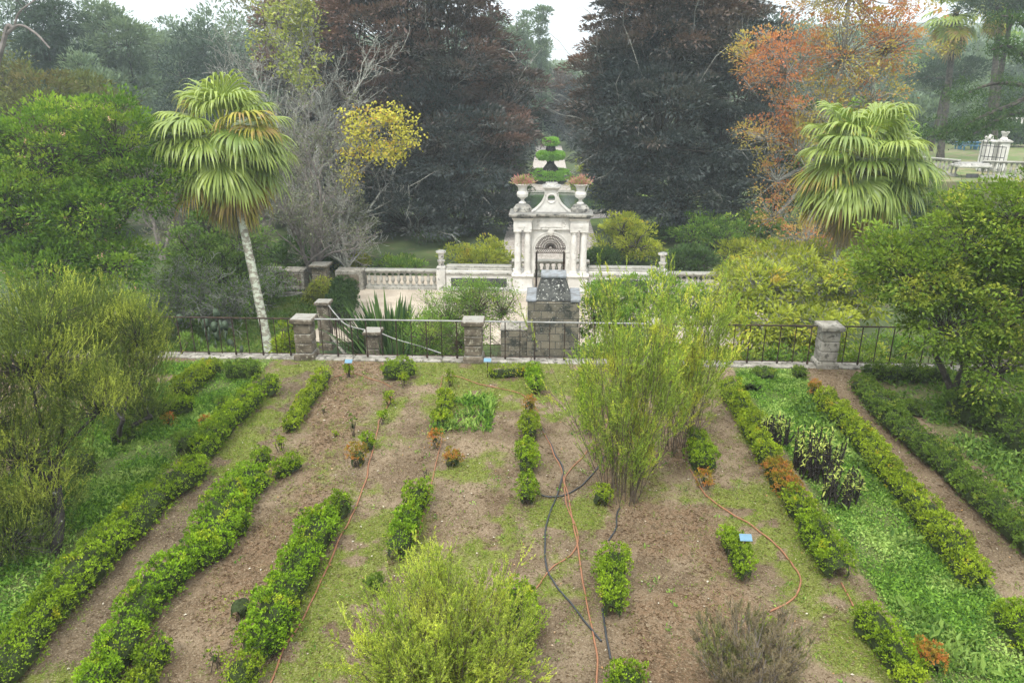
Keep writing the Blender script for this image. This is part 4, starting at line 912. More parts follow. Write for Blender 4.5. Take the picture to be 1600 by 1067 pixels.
def tree_at(name, label, px, Y, top, hw, lm, bm=None, cat='tree', group=None, seed=1, nc=260, per=40, nl=7, low=.22, r0=None, cr=.9, ll=.35, lw=.2, tmpl='leaf', zb=None, **kw):
    """tree rooted at distance Y whose crown is hw photo pixels to either side and reaches up to pixel row top"""
    r = np.random.default_rng(seed+500); x = AT(px, 300, Y)[0]; z0 = gz(x, Y) if zb is None else zb; zt = AT(px, top, Y)[2]
    k = Y/FPX*1.02; W = hw*k; Hh = zt-z0; lobes = []
    for i in range(nl):
        f = (i+.5)/nl; zc = z0+Hh*(low+(.86-low)*f); spread = W*.62*sqrt(max(.05, 1-((f-.4)/.75)**2)); a = i*2.4+r.uniform(0, 1)
        rr_ = W*(.62-.22*f)*r.uniform(.85, 1.15); lobes.append((x+spread*cos(a)*.75, Y+spread*sin(a)*.6, min(zc, zt-rr_*.75), rr_, rr_, rr_*.85))
    return tree(name, label, cat, (x, Y, z0), lobes, nc, per, lm, bm or M['bark_dark'], r0 or W*.055, cr, ll, lw, tmpl, seed=seed, group=group, **kw)
def bare_tree(name, label, px, Y, top, lean, bm, seed, base_z=None, levels=((6, .55, .7, .6), (6, .55, .7, .55), (5, .5, .7, .5)), r0=.16, n0=1, spread=.25, leaves=None, nleaf=3, group=None, wob=.3, cat='tree', up=.08, thick=.006):
    r = np.random.default_rng(seed); x = AT(px, 300, Y)[0]; z0 = gz(x, Y) if base_z is None else base_z; zt = AT(px, top, Y)[2]; Hh = zt-z0
    t = thing(name, label, cat, (x, Y, z0), group)
    D = np.array((lean, 0, 1.))+r.normal(0, spread, (n0, 3))*np.array((1, 1, .2)) if n0 > 1 else np.array([(lean, 0, 1.)])
    P = np.tile((x, Y, z0-.1), (n0, 1))+(r.normal(0, .12, (n0, 3))*np.array((1, 1, 0)) if n0 > 1 else 0)
    (a, b, c, d), (pts, ds, _) = grow(r, P, D, Hh*.62*r.uniform(.8, 1.15, n0), r0, levels, 5, wob, up)
    c = np.maximum(c, thick); d = np.maximum(d, thick*.7)
    big = c > min(.03, r0*.55); g = Geo(); g.segs(a[big], b[big], c[big], d[big], 7); g.build('trunk', bm, t)
    g = Geo(); g.segs(a[~big], b[~big], c[~big], d[~big], 3); g.build('branches', bm, t)
    if leaves is not None:
        lm, frac, ll, lw, fil = leaves; P1 = pts[:, -1]; k = r.random(len(P1)) < frac*fil(P1); i = np.repeat(np.where(k)[0], nleaf); n = len(i)
        pos = pts[i, r.integers(2, pts.shape[1], n)]+r.normal(0, ll*.8, (n, 3)); g = Geo(); g.leaves(pos, rdirs(r, n)+np.array((0, 0, -.2)), rdirs(r, n)*.6+np.array((0, 0, 1)), r.uniform(.7, 1.3, n)*ll, r.uniform(.7, 1.3, n)*lw, r.random(n)); g.build('crown', lm, t)
    return t
def heather(label, base, h, rad, n0, mat, seed, levels=((7, .42, .38, .55), (6, .45, .42, .5)), per=34, ll=.030, lw=.006, r0=.014, up=.12, name='tree_heath', cat='shrub', group='heather bushes', wood=None, bare=.0, foot=.16):
    r = np.random.default_rng(seed); t = thing(name, label, cat, base, group)
    a = r.uniform(0, 2*pi, n0); q = np.sqrt(r.random(n0)); D = np.stack([np.cos(a)*q*rad/h, np.sin(a)*q*rad/h, np.ones(n0)], 1)
    P = np.array(base, float)+np.stack([np.cos(a)*q*foot, np.sin(a)*q*foot, np.zeros(n0)-.03], 1)
    (A, B, c, d), (pts, ds, _) = grow(r, P, D, h*.80*r.uniform(.7, 1.08, n0)*(1.05-.2*q), r0, levels, 4, .16, up)
    g = Geo(); g.segs(A, B, np.maximum(c, .0025), np.maximum(d, .0018), 3); g.build('stems', wood or M['twig'], t)
    P0 = pts[:, :-1].reshape(-1, 3); P1 = pts[:, 1:].reshape(-1, 3); k = P0[:, 2] > base[2]+h*bare
    g = Geo(); needles(g, r, P0[k], P1[k], max(1, per//4), (ll*.6, ll*1.2), (lw*.8, lw*1.3), 'needle', .6, False); g.build('foliage', mat, t); return t
def ribbons(g, P0, D, Nn, Ln, W, steps, sag, sagpow=1.5, wprof=None, rnd=.5, mat=0, rstep=0.):
    """long strap leaves bending down under their weight"""
    N = len(P0); D = nrm(np.asarray(D, float)); S = nrm(np.cross(D, Nn)); Ln = np.broadcast_to(Ln, (N,)); W = np.broadcast_to(W, (N,)); sag = np.broadcast_to(sag, (N,)); p = np.asarray(P0, float); V = []
    for i in range(steps+1):
        t = i/steps; w = (wprof(t) if wprof else (1-t**2)*.9+.1*(1-t)); 
        V.append(np.stack([p-S*(W*w)[:, None]*.5, p+S*(W*w)[:, None]*.5], 1))
        d = nrm(D+np.array((0, 0, -1.))*(sag*(t**sagpow))[:, None]); p = p+d*(Ln/steps)[:, None]
    V = np.stack(V, 1).reshape(-1, 3); b = (np.arange(N)*2*(steps+1))[:, None]+2*np.arange(steps)[None]
    Q = np.stack([b, b+1, b+3, b+2], -1).reshape(-1, 4)
    rr_ = (np.broadcast_to(rnd, (N,))[:, None]+rstep*np.arange(steps)[None]/steps).ravel(); g.add(V, None, Q, mat, np.clip(rr_, 0, 1))
M['fan'] = leafmat('fan', (.055, .125, .02), (.34, .42, .08), None, trans=.3, rough=.42, spec=.5)
M['fan_old'] = leafmat('fan_old', (.17, .22, .035), (.42, .37, .07), (.34, .24, .09), .55, .75, 2, .3)
M['fan_dead'] = leafmat('fan_dead', (.15, .11, .06), (.3, .24, .13), None, trans=.1)
M['petiole'] = plainmat('petiole', (.34, .36, .06), .5)
def fan_frond(parent, hub0, az, el, pl, bl, mat, r, nseg=40, steps=10, fold=.5, spread=1.95, droop=2.2):
    d = np.array((cos(az)*cos(el), sin(az)*cos(el), sin(el))); tt = np.linspace(0, 1, 6)
    pet = hub0+d*pl*tt[:, None]+np.array((0, 0, -1.))*(tt**2)[:, None]*pl*.22*(1 if el > -.6 else 0)
    e2 = el-r.uniform(.25, .7)*(1 if el > -.5 else .3); s = np.array((-sin(az), cos(az), 0)); db = np.array((cos(az)*cos(e2), sin(az)*cos(e2), sin(e2))); nb = np.cross(s, db); nb = -nb if nb[2] < 0 and el > -1 else nb
    a = np.linspace(-spread, spread, nseg)+r.normal(0, .02, nseg); D = db*np.cos(a)[:, None]+s*np.sin(a)[:, None]+nb*(.16*np.abs(np.sin(a))*fold)[:, None]
    ln = bl*(.72+.28*np.cos(a*.55))*r.uniform(.8, 1.12, nseg); hub = pet[-1]
    dth = 2*spread/nseg; wmax = ln*.6*dth*1.0
    prof = lambda t: (t/.6 if t < .6 else ((1-t)/.4)**1.1*.94+.05) if t < 1 else .02
    g = Geo(); Nn = np.tile(nb, (nseg, 1))+np.where(np.arange(nseg) % 2, .35, -.35)[:, None]*s[None]
    ribbons(g, np.tile(hub, (nseg, 1)), D, Nn, ln, wmax, steps, droop*r.uniform(.6, 1.5, nseg), 3.4, prof, r.uniform(.0, .35)+r.uniform(0, .3, nseg), 0, .42)
    g.tube(pet, np.linspace(.03, .016, 6), 5, 1); return g.build('frond', [mat, M['petiole']], parent)
def fan_palm(label, base, top, nf, seed, pl=1.15, bl=1.35, r0=.17, nseg=40, steps=10, group=None, lean=.3, dead=8, name='fan_palm', elmin=-.95, scale=1., droop=4.2, bark='bark_palm'):
    r = np.random.default_rng(seed); base = np.array(base, float); top = np.array(top, float); t = thing(name, label, 'palm tree', base, group)
    pts = catmull([base-(0, 0, .2), base*.6+top*.4+np.array((lean*-.3, 0, 0)), base*.25+top*.75+np.array((lean*-.1, 0, 0)), top], 14); k = len(pts); rad = r0*(1.2-.35*np.linspace(0, 1, k))*(1+.05*np.sin(np.arange(k)*2.1)); rad[:3] *= 1.2
    g = Geo(); g.tube(pts, rad, 12); g.build('trunk', M[bark], t)
    g = Geo(); n = 160; a = r.uniform(0, 2*pi, n); zz = r.uniform(-1.1, .25, n)*scale; o = np.stack([np.cos(a), np.sin(a), zz*0], 1); P0 = top+o*.12*scale+np.stack([zz*0, zz*0, zz], 1)
    ribbons(g, P0, o*.8+np.array((0, 0, .5)), np.tile((0, 0, 1.), (n, 1)), r.uniform(.25, .6, n)*scale, .10*scale, 4, r.uniform(.5, 2.5, n), 1, rnd=r.random(n)); g.build('fibre_sheath', M['fan_dead'], t)
    for i in range(nf):
        u = (i+.5)/nf; el = 1.35+(elmin-1.35)*u**.85; az = i*2.39996+r.uniform(-.5, .5); m_ = M['fan'] if u < .8 and r.random() > .1 else M['fan_old']
        fan_frond(t, top+np.array((0, 0, (.25-.7*u)*scale)), az, el+r.uniform(-.4, .3), pl*scale*r.uniform(.7, 1.2)*(1.35-.3*u), bl*scale*r.uniform(.9, 1.1), m_, r, nseg, steps, droop=droop)
    for i in range(dead):
        fan_frond(t, top+np.array((0, 0, (-.7-.5*(i % 3)/2)*scale)), i*2.39996+.7, -1.2+r.uniform(-.2, .15), pl*.8*scale, bl*scale, M['fan_old'] if i % 2 else M['fan_dead'], r, nseg, steps, spread=1.5, droop=3)
    return t
def strap_clump(name, label, base, n, Ln, W, mat, seed, sag=.8, elr=(.5, 1.45), rad=.2, cat='plant', group=None, steps=6):
    r = np.random.default_rng(seed); t = thing(name, label, cat, base, group); a = r.uniform(0, 2*pi, n); e = r.uniform(*elr, n); rr_ = rad*np.sqrt(r.random(n))
    D = np.stack([np.cos(a)*np.cos(e), np.sin(a)*np.cos(e), np.sin(e)], 1); P0 = np.array(base)+np.stack([np.cos(a)*rr_, np.sin(a)*rr_, np.zeros(n)], 1); S = np.stack([-np.sin(a), np.cos(a), a*0], 1)
    g = Geo(); ribbons(g, P0, D, np.cross(S, D)+rdirs(r, n)*.25, r.uniform(.7, 1.15, n)*Ln, W*r.uniform(.8, 1.2, n), steps, sag*r.uniform(.5, 1.5, n), 1.6, lambda t_: (.5+1.6*t_ if t_ < .3 else 1-((t_-.3)/.7)**2) if t_ < 1 else .03, r.random(n)); g.build('leaves', mat, t); return t
# ------------------------------------------------------------------ clipped hedges of the terrace, row by row
ml, my, mo, mbr, mdk = M['box_leaf'], M['box_yellow'], M['box_orange'], M['box_bright'], M['box_dark']
BH = 'box_hedge'; BB = 'box_bush'; GB = 'small clipped box bushes'
# row A, the far left long hedge
hedge('long unbroken box hedge running to the bottom left corner', [(-60, 1090), (20, 1000), (110, 895), (185, 820), (250, 758), (298, 722)], .56, .42, ml)
hedge('box hedge piece between the long left hedge and the corner bush', [(316, 690), (345, 655), (372, 630), (392, 612)], .48, .45, ml)
hedge('round bright box bush at the corner by the left railing', [(414, 592)], .60, .5, ml, BB, 'bush', GB)
hedge('low dark green bush with long grassy leaves left of the corner bush', [(366, 572), (392, 572)], .45, .4, mdk, BB, 'bush', GB)
hedge('box hedge piece behind the weeds at the foot of the left railing', [(328, 566), (300, 585), (283, 600)], .55, .42, my)
hedge('dark box bush left of the weedy corner bed', [(232, 634)], .5, .4, mdk, BB, 'bush', GB)
hedge('pair of merged green box bushes in the weedy corner bed', [(262, 628), (285, 625)], .42, .4, ml, BB, 'bush', GB)
hedge('dark green bush beside the yellow heather foot', [(190, 668)], .5, .45, mdk, BB, 'bush', GB)
hedge('tall dark bush in the middle of the weedy bed, left one', [(288, 684)], .42, .5, mdk, BB, 'bush', GB)
hedge('tall dark bush in the middle of the weedy bed, right one', [(318, 682)], .36, .45, mdk, BB, 'bush', GB)
hedge('small reddish topped bush in the weedy corner bed', [(262, 650)], .25, .3, mo, BB, 'bush', GB)
hedge('dark bush at the foot of the black heather trunk', [(124, 712)], .5, .42, mdk, BB, 'bush', GB)
hedge('small bush between weeds near the top of the long left hedge', [(345, 625)], .3, .32, mdk, BB, 'bush', GB)
hedge('small rusty topped bush touching the yellowish hedge piece', [(322, 655)], .24, .3, mo, BB, 'bush', GB)
# row B
hedge('bright green thick box hedge second from the left, lower stretch', [(180, 1000), (212, 940), (250, 895), (290, 860), (316, 848)], .50, .42, mbr)
hedge('bright green thick box hedge second from the left, upper stretch', [(332, 830), (346, 790), (362, 762), (388, 738)], .74, .42, mbr)
hedge('yellow green leafy box bush at the right edge of the thick hedge', [(372, 808)], .40, .36, ml, BB, 'bush', GB)
hedge('bright box bush at the very bottom of the second row', [(150, 1040)], .5, .45, mbr, BB, 'bush', GB)
hedge('loose yellowish box bush beside the bare soil, bottom left', [(236, 1012)], .45, .32, ml, BB, 'bush', GB)
hedge('low box bush cut by the bottom edge of the picture, second row', [(218, 1052)], .45, .35, my, BB, 'bush', GB)
hedge('small round box bush ending the thick hedge', [(408, 706)], .38, .36, ml, BB, 'bush', GB)
hedge('ragged box bush on the bare soil beside the thick hedge end', [(436, 726), (458, 716)], .30, .32, ml, BB, 'bush', GB)
hedge('narrow yellow box strip leading to the left railing pillar', [(452, 656), (474, 626), (490, 604), (508, 578)], .34, .32, my)
hedge('tiny box sprout at the lower end of the narrow yellow strip', [(437, 688)], .18, .3, my, BB, 'bush', GB)
# row C
hedge('dense box hedge running up beside the orange hose', [(414, 975), (440, 912), (468, 862), (498, 812)], .55, .44, mbr)
hedge('round topped box hedge end piece above the dense hedge', [(505, 795), (527, 778)], .46, .44, ml)
hedge('dark leafy box bush at the lower end of the dense hedge', [(404, 990)], .44, .42, mbr, BB, 'bush', GB)
hedge('yellow orange box bush at the bottom beside the hose', [(376, 1042)], .46, .42, my, BB, 'bush', GB)
hedge('half dead twiggy box bush on bare soil left of the dense hedge', [(374, 938)], .34, .34, my, BB, 'bush', GB, dens=110, bare=.4)
hedge('smaller half dead twiggy bush near the bottom on bare soil', [(332, 1020)], .24, .28, my, BB, 'bush', GB, dens=110, bare=.4)
# between C and D
hedge('orange tipped box bush, front one of the pair in the brown bed', [(558, 705)], .32, .38, mo, BB, 'bush', GB)
hedge('yellow green box bush, rear one of the pair in the brown bed', [(574, 682)], .32, .36, ml, BB, 'bush', GB)
hedge('thin upright grey green sapling behind the pair of bushes', [(550, 655)], .16, .5, mdk, 'sapling', 'plant', GB, dens=150)
hedge('tiny box seedling on the brown bed left of the pair', [(524, 674)], .10, .16, my, 'seedling', 'plant', GB)
hedge('tiniest dry seedling on the brown bed below the narrow strip', [(505, 638)], .07, .14, mdk, 'seedling', 'plant', GB, dens=200)
hedge('small green box bush leaning on the hose in the middle', [(597, 642)], .24, .36, ml, BB, 'bush', GB)
hedge('narrow olive box bush on the hose above the small green one', [(607, 614)], .26, .38, my, BB, 'bush', GB)
hedge('large round box bush near the railing in the middle left', [(614, 570), (630, 568)], .56, .44, ml, BB, 'bush', GB)
hedge('small yellow box bush in front of the large round one', [(630, 586)], .26, .36, my, BB, 'bush', GB)
hedge('small yellowish bush with a blue tag by the railing', [(543, 572)], .26, .36, my, BB, 'bush', GB)
# row D
hedge('thick front block of the short two part hedge at centre left', [(622, 838), (638, 800)], .40, .46, mbr)
hedge('smaller rear block of the short two part hedge at centre left', [(646, 776), (652, 764)], .40, .44, ml)
hedge('orange green box bush on the tan bed above the two part hedge', [(706, 708)], .36, .30, mo, BB, 'bush', GB)
hedge('narrow orange topped box bush on the hose at centre left', [(679, 678)], .28, .42, mo, BB, 'bush', GB)
hedge('bushy yellow hedge piece in the middle row', [(688, 650), (695, 628), (696, 612)], .32, .34, my)
hedge('small upright box bush near the railing left of the long hose', [(703, 584)], .26, .40, my, BB, 'bush', GB)
hedge('dry grey twiggy tuft beside the two part hedge', [(664, 730)], .18, .36, mdk, 'dry_tuft', 'plant', GB, dens=35)
tufts('herb_patch', M['weed'], 'spreading patch of light green herbs beside the yellow hedge piece', 1300, -2.15, -1.05, 13.0, 14.6, lambda X, Y: sstep(.35, .6, nz(X, Y, 2, 81)), (.06, .16), (.02, .05), 5, spread=.05)
# row E
hedge('lower block of the middle upright hedge', [(824, 756), (824, 744)], .38, .46, ml)
hedge('middle block of the middle upright hedge', [(824, 712), (824, 690)], .38, .44, ml)
hedge('upper yellow block of the middle upright hedge', [(827, 665), (826, 650)], .36, .40, my)
hedge('orange brown topped bush above the middle upright hedge', [(826, 622)], .32, .42, mo, BB, 'bush', GB)
hedge('low wide box strip by the railing with a tag at its left end', [(775, 574), (815, 572)], .36, .32, my)
hedge('taller bright box bush closing the low wide strip', [(834, 574), (836, 592)], .36, .48, mbr, BB, 'bush', GB)
hedge('tall dark hedge block half hidden behind the yellow foreground heather', [(812, 980), (812, 920)], .40, .6, ml)
hedge('dark green bush peeping out behind the yellow foreground heather', [(586, 903)], .28, .36, mdk, BB, 'bush', GB)
# row F
hedge('narrow box hedge left of the tall green heather', [(914, 575), (918, 620), (922, 660)], .28, .40, ml)
hedge('small dry leaved bush at the end of the narrow hedge', [(930, 694)], .24, .36, my, BB, 'bush', GB)
hedge('small yellowish box bush at the foot of the tall green heather', [(940, 764)], .34, .36, my, BB, 'bush', GB)
hedge('lone clipped box hedge block standing in the middle of the path', [(959, 922), (958, 870)], .42, .46, ml)
hedge('square box bush cut by the bottom edge near the hoses', [(980, 1048)], .46, .44, ml, BB, 'bush', GB)
# row G
hedge('short box hedge emerging right of the tall green heather', [(1092, 680), (1100, 712)], .42, .44, ml)
hedge('brownish low bush below the short hedge right of the heather', [(1103, 742)], .28, .34, mo, BB, 'bush', GB)
hedge('thin short hedge of three lumps with a tag on the right bed', [(1140, 826), (1152, 850), (1164, 876)], .30, .38, ml)
hedge('green bush rising behind the brown foreground heather', [(1206, 985)], .32, .5, ml, BB, 'bush', GB)
# row H
hedge('long box hedge at the left edge of the green bed, upper stretch', [(1140, 598), (1158, 628), (1185, 668), (1202, 700)], .46, .42, my)
hedge('orange red topped hedge stretch in front of the black stemmed plants', [(1214, 722), (1232, 752)], .42, .42, mo)
hedge('short orange tipped hedge stretch below the black stemmed plants', [(1246, 770), (1258, 790)], .40, .40, my)
hedge('box hedge end with darker lump at the left edge of the green bed', [(1272, 812), (1292, 842), (1306, 866)], .48, .42, ml)
hedge('ragged box hedge at bottom right before the green bed', [(1362, 960), (1392, 992), (1420, 1030)], .42, .40, ml)
hedge('orange leaved bush in the ragged bottom right hedge', [(1452, 1012)], .38, .40, mo, BB, 'bush', GB)
hedge('yellow bush at the bottom edge of the green bed', [(1422, 1056)], .3, .38, my, BB, 'bush', GB)
# row I
hedge('orange topped bush starting the long hedge by the pale pillar', [(1276, 598)], .34, .38, mo, BB, 'bush', GB)
hedge('long narrow box hedge between the green bed and the earth path', [(1292, 618), (1332, 656), (1390, 722), (1450, 790), (1520, 880)], .48, .42, my)
hedge('box hedge stub at the right edge beside the earth path', [(1590, 950), (1625, 990)], .5, .44, ml)
hedge('dark bush between railing and green bed left of the pale pillar', [(1250, 576)], .44, .28, mdk, BB, 'bush', GB)
# row J
hedge('long shaded box hedge right of the earth path', [(1350, 592), (1392, 638), (1432, 672), (1500, 728), (1580, 798), (1640, 850)], .56, .44, mdk)
hedge('dark box hedge along the railing under the leafy shrub', [(1366, 572), (1420, 574), (1468, 576)], .5, .42, mdk)
hedge('second dark hedge behind the long shaded one, at right', [(1432, 632), (1380, 622)], .4, .3, mdk)
hedge('big dark rounded bush right of the leafy shrub trunks', [(1520, 620), (1570, 640), (1610, 665)], .9, .7, mdk, BB, 'bush', GB, leaf=.045, dens=260)
hedge('silvery green lavender clump at the top of the green bed', [(1172, 592)], .62, .3, M['weed'], 'lavender', 'plant', GB, leaf=.05, dens=380)
hedge('dark leaved clump behind the silvery lavender', [(1196, 578)], .5, .25, mdk, 'leafy_clump', 'plant', GB)

# black stemmed plants in the green bed
M['stem_black'] = plainmat('stem_black', (.02, .016, .014), .6)
M['yleaf'] = leafmat('yleaf', (.12, .2, .04), (.42, .46, .11), None, trans=.25)
def black_plant(px, py, n, rad, h, seed, label):
    r = np.random.default_rng(seed); b = G(px, py, 0); t = thing('black_stemmed_plant', label, 'plant', b, 'black stemmed plants in the green bed')
    a = r.uniform(0, 2*pi, n); q = np.sqrt(r.random(n))*rad; P0 = b+np.stack([np.cos(a)*q, np.sin(a)*q, q*0], 1); hh = h*r.uniform(.6, 1.1, n); P1 = P0+np.stack([r.normal(0, .06, n), r.normal(0, .06, n), hh], 1)
    g = Geo(); g.segs(P0, P1, .016, .012, 5); i = np.repeat(np.arange(n), 14); tt = r.uniform(.25, .95, len(i))[:, None]; g.leaves(P0[i]*(1-tt)+P1[i]*tt, rdirs(r, len(i))+np.array((0, 0, -.7)), rdirs(r, len(i)), .08, .02, r.random(len(i)), 'leaf'); g.build('stems', M['stem_black'], t)
    k = r.random(n) < .7; P = P1[k]; i = np.repeat(np.arange(len(P)), 12); m_ = len(i); D = rdirs(r, m_)+np.array((0, 0, .25)); g = Geo(); g.leaves(P[i]-np.array((0, 0, .22))*r.random(m_)[:, None], D, rdirs(r, m_)*.5+np.array((0, 0, 1)), r.uniform(.06, .13, m_), r.uniform(.016, .028, m_), r.random(m_), 'strap'); g.build('leaves', M['yleaf'], t)
black_plant(1208, 694, 34, .25, .55, 1, 'black stemmed plant with few leaves, uppermost of the three')
black_plant(1272, 742, 60, .36, .75, 2, 'largest black stemmed plant with many yellow green leaves')
black_plant(1312, 785, 34, .3, .62, 3, 'black stemmed plant with sparse leaves beside the hedge end')

# ------------------------------------------------------------------ heather bushes
UPL = ((7, .42, .36, .55), (6, .5, .4, .5))
heather('big yellow green feathery heather in the foreground, cut by the bottom edge', G(695, 1110), 1.9, 2.1, 95, M['heath'], 3, ((9, .40, .45, .55), (7, .45, .5, .5)), per=40, ll=.03, lw=.007, r0=.009)
heather('brownish mauve half dry heather in the foreground right of centre', G(1165, 1080), 1.15, 1.05, 46, M['heath_dry'], 4, UPL, per=64, ll=.03, lw=.005, wood=M['twig_mauve'])
heather('tall light green heather standing on the path in the centre', G(972, 778), 4.2, .85, 38, M['heath_green'], 5, ((8, .32, .42, .5), (8, .42, .5, .5)), per=36, ll=.045, lw=.009, r0=.008, bare=.03, foot=.3)
heather('second tall olive green heather behind the central one, further right', G(1058, 706), 3.8, .62, 26, M['heath_green'], 6, ((8, .32, .42, .5), (8, .42, .5, .5)), per=36, ll=.048, lw=.0095, r0=.008, bare=.03, foot=.3)
bl_ = G(84, 868); 
hp = M['heath_olive']
tree('tree_heath', 'huge olive yellow tree heather with black lichened trunk at the far left', 'shrub', bl_, [lob(40, 560, 9.6, 105, 75), lob(-40, 640, 9.4, 110, 110), lob(60, 500, 10.2, 80, 60), lob(30, 700, 9.2, 90, 75), lob(150, 630, 9.7, 62, 55), lob(-20, 800, 9.0, 80, 70), lob(60, 780, 9.3, 60, 45)], 780, 17, hp, M['bark_black'], .075, .24, .036, .0085, style='plume', seed=11, hollow=.25, stems=3, br=.005, group='heather bushes', parts=('foliage', 'stem'), fork=.5)
tree('tree_heath', 'golden tipped heather between the black trunk and the railing', 'shrub', G(186, 690), [lob(200, 590, 12.9, 55, 60), lob(150, 500, 13.2, 60, 55), lob(215, 520, 13.0, 40, 55), lob(120, 580, 12.8, 50, 50), lob(218, 640, 12.6, 34, 30)], 480, 17, hp, M['bark_black'], .05, .27, .04, .010, style='plume', seed=12, hollow=.25, stems=3, br=.005, group='heather bushes', parts=('foliage', 'stem'), fork=.4)
tree('tree_heath', 'low grey green heather in the bottom left corner', 'shrub', G(20, 900), [lob(10, 840, 8.6, 70, 45), lob(-50, 900, 8.2, 60, 50)], 170, 8, hp, M['bark_black'], .03, .2, .03, .0075, style='plume', seed=13, hollow=.2, stems=2, br=.01, group='heather bushes', parts=('foliage', 'stem'))

# ------------------------------------------------------------------ the two fan palms
fan_palm('tall fan palm with white lichened leaning trunk behind the left railing', G(424, 560, LOW), AT(350, 215, 26.2), 66, 21, r0=.14, pl=1.1, bl=1.5, lean=.0, dead=14, group='fan palms')
fan_palm('broad fan palm with drooping fringes above the right hand shrub', (AT(1318, 400, 25.5)[0]-.3, 25.5, LOW), AT(1346, 250, 25.5), 62, 22, pl=1.08, bl=1.45, lean=.2, dead=6, group='fan palms')

# ------------------------------------------------------------------ large leafy shrub on the right, shrubs beyond the railing
M['shrub_leaf'] = leafmat('shrub_leaf', (.05, .11, .013), (.22, .32, .04), (.40, .43, .07), .66, .9, 1.2, .4)
M['golden'] = leafmat('golden', (.11, .17, .02), (.44, .48, .06), (.50, .34, .06), .72, .92, 1.1, .45)
M['arb'] = leafmat('arb', (.05, .125, .014), (.19, .33, .035), (.28, .38, .05), .62, .85, .8, .35)
M['bgreen'] = leafmat('bgreen', (.06, .14, .022), (.21, .36, .055), (.33, .42, .08), .62, .85, 1.4, .4)
M['dgreen'] = leafmat('dgreen', (.02, .055, .016), (.085, .15, .035), None, trans=.25)
tree('leafy_shrub', 'large leafy multi stemmed shrub standing on the terrace at the right', 'shrub', G(1500, 650), [lob(1440, 430, 14.6, 95, 70), lob(1520, 380, 14.8, 90, 80), lob(1590, 330, 14.6, 80, 60), lob(1480, 500, 14.2, 80, 60), lob(1600, 470, 13.9, 85, 80), lob(1390, 400, 15.3, 60, 50), lob(1560, 570, 13.6, 60, 50), lob(1660, 400, 14, 90, 120)],
     620, 60, M['shrub_leaf'], M['bark_dark'], .07, .32, .085, .048, flat=.45, seed=31, hollow=.35, stems=4, br=.008, droop=.25, rag=.6)
tree('golden_shrub', 'yellow green shrub with drooping leaves just beyond the right railing', 'shrub', G(1230, 520, LOW), [lob(1180, 450, 22, 70, 38), lob(1265, 440, 22.5, 70, 45), lob(1340, 450, 22, 55, 55), lob(1190, 505, 20.8, 65, 40), lob(1270, 510, 20.6, 70, 40), lob(1150, 480, 21.5, 40, 35)],
     430, 36, M['golden'], M['twig_grey'], .06, .36, .15, .05, flat=.4, seed=32, hollow=.3, stems=3, br=.014, droop=.5, tmpl='strap')
tree('golden_shrub', 'tall yellow green shrub rising below the right fan palm', 'shrub', G(1240, 480, LOW), [lob(1215, 405, 27, 55, 28), lob(1280, 405, 27.5, 45, 26), lob(1160, 430, 27, 40, 22), lob(1250, 430, 26, 60, 28)], 300, 34, M['golden'], M['twig_grey'], .06, .4, .15, .055, flat=.4, seed=33, hollow=.3, stems=3, br=.014, droop=.4)
tree('leafy_bush', 'fine leaved bright green bush left of the stone block stack', 'shrub', G(745, 540, LOW), [lob(670, 520, 21, 40, 35), lob(700, 490, 22.5, 45, 45), lob(745, 475, 22.5, 50, 38), lob(785, 480, 22.3, 30, 38), lob(720, 530, 21.5, 55, 35), lob(730, 462, 23, 35, 22)], 520, 40, M['bgreen'], M['twig'], .04, .28, .06, .026, flat=.7, seed=34, hollow=.35, stems=3, br=.01)
bare_tree('twig_tangle', 'tangle of brown dead twigs in the bright green bush', 765, 21.6, 468, 0, M['twig'], 35, LOW, levels=((6, .5, .9, .7), (6, .6, .9, .6), (4, .6, 1., .6)), r0=.02, n0=7, spread=.35, cat='shrub', up=-.12)
tree('leafy_bush', 'broad leaved green bush right of the stone block stack', 'shrub', G(970, 520, LOW), [lob(960, 470, 22.8, 50, 30), lob(1020, 462, 23.2, 60, 30), lob(1080, 480, 22.6, 45, 35), lob(930, 490, 22.3, 28, 45), lob(985, 510, 22, 60, 35)], 420, 38, M['bgreen'], M['twig'], .04, .3, .10, .045, flat=.5, seed=36, hollow=.35, stems=3, br=.01)
tree('fern_shrub', 'drooping golden green shrub in front of the rear stone pillar', 'shrub', G(506, 472, LOW), [lob(505, 450, 32, 22, 18), lob(520, 462, 31.6, 18, 14), lob(492, 465, 31.8, 16, 13)], 130, 34, M['golden'], M['twig'], .03, .3, .13, .04, flat=.4, seed=37, droop=.7, hollow=.4)
strap_clump('strap_plant', 'dark green plant of stiff broad leaves on the court edge', AT(608, 515, 24.2)*(1, 1, 0)+(0, 0, LOW), 300, 2.3, .16, M['dgreen'], 41, sag=.45, rad=.7, elr=(.75, 1.5), group='strap leaved plants')
strap_clump('strap_plant', 'lower dark strap leaved plant near the small stair pillar', AT(625, 560, 21.5)*(1, 1, 0)+(0, 0, LOW), 220, 2.0, .13, M['dgreen'], 42, sag=.6, rad=.6, elr=(.6, 1.5), group='strap leaved plants')
strap_clump('yucca', 'bright green sword leaved plant between the dark one and the bush', AT(672, 505, 23.6)*(1, 1, 0)+(0, 0, LOW+.7), 260, 1.5, .07, M['bgreen'], 43, sag=.25, rad=.3, elr=(.15, 1.5))
hedge('clipped dark green hedge block at the left edge of the sand court', [(AT(540, 480, 29.5)[0], 28.5), (AT(540, 480, 31)[0], 31.2)], 1.0, 1.25, M['dgreen'], 'clipped_hedge', z=LOW, leaf=.08, dens=160, px=False, bare=0)
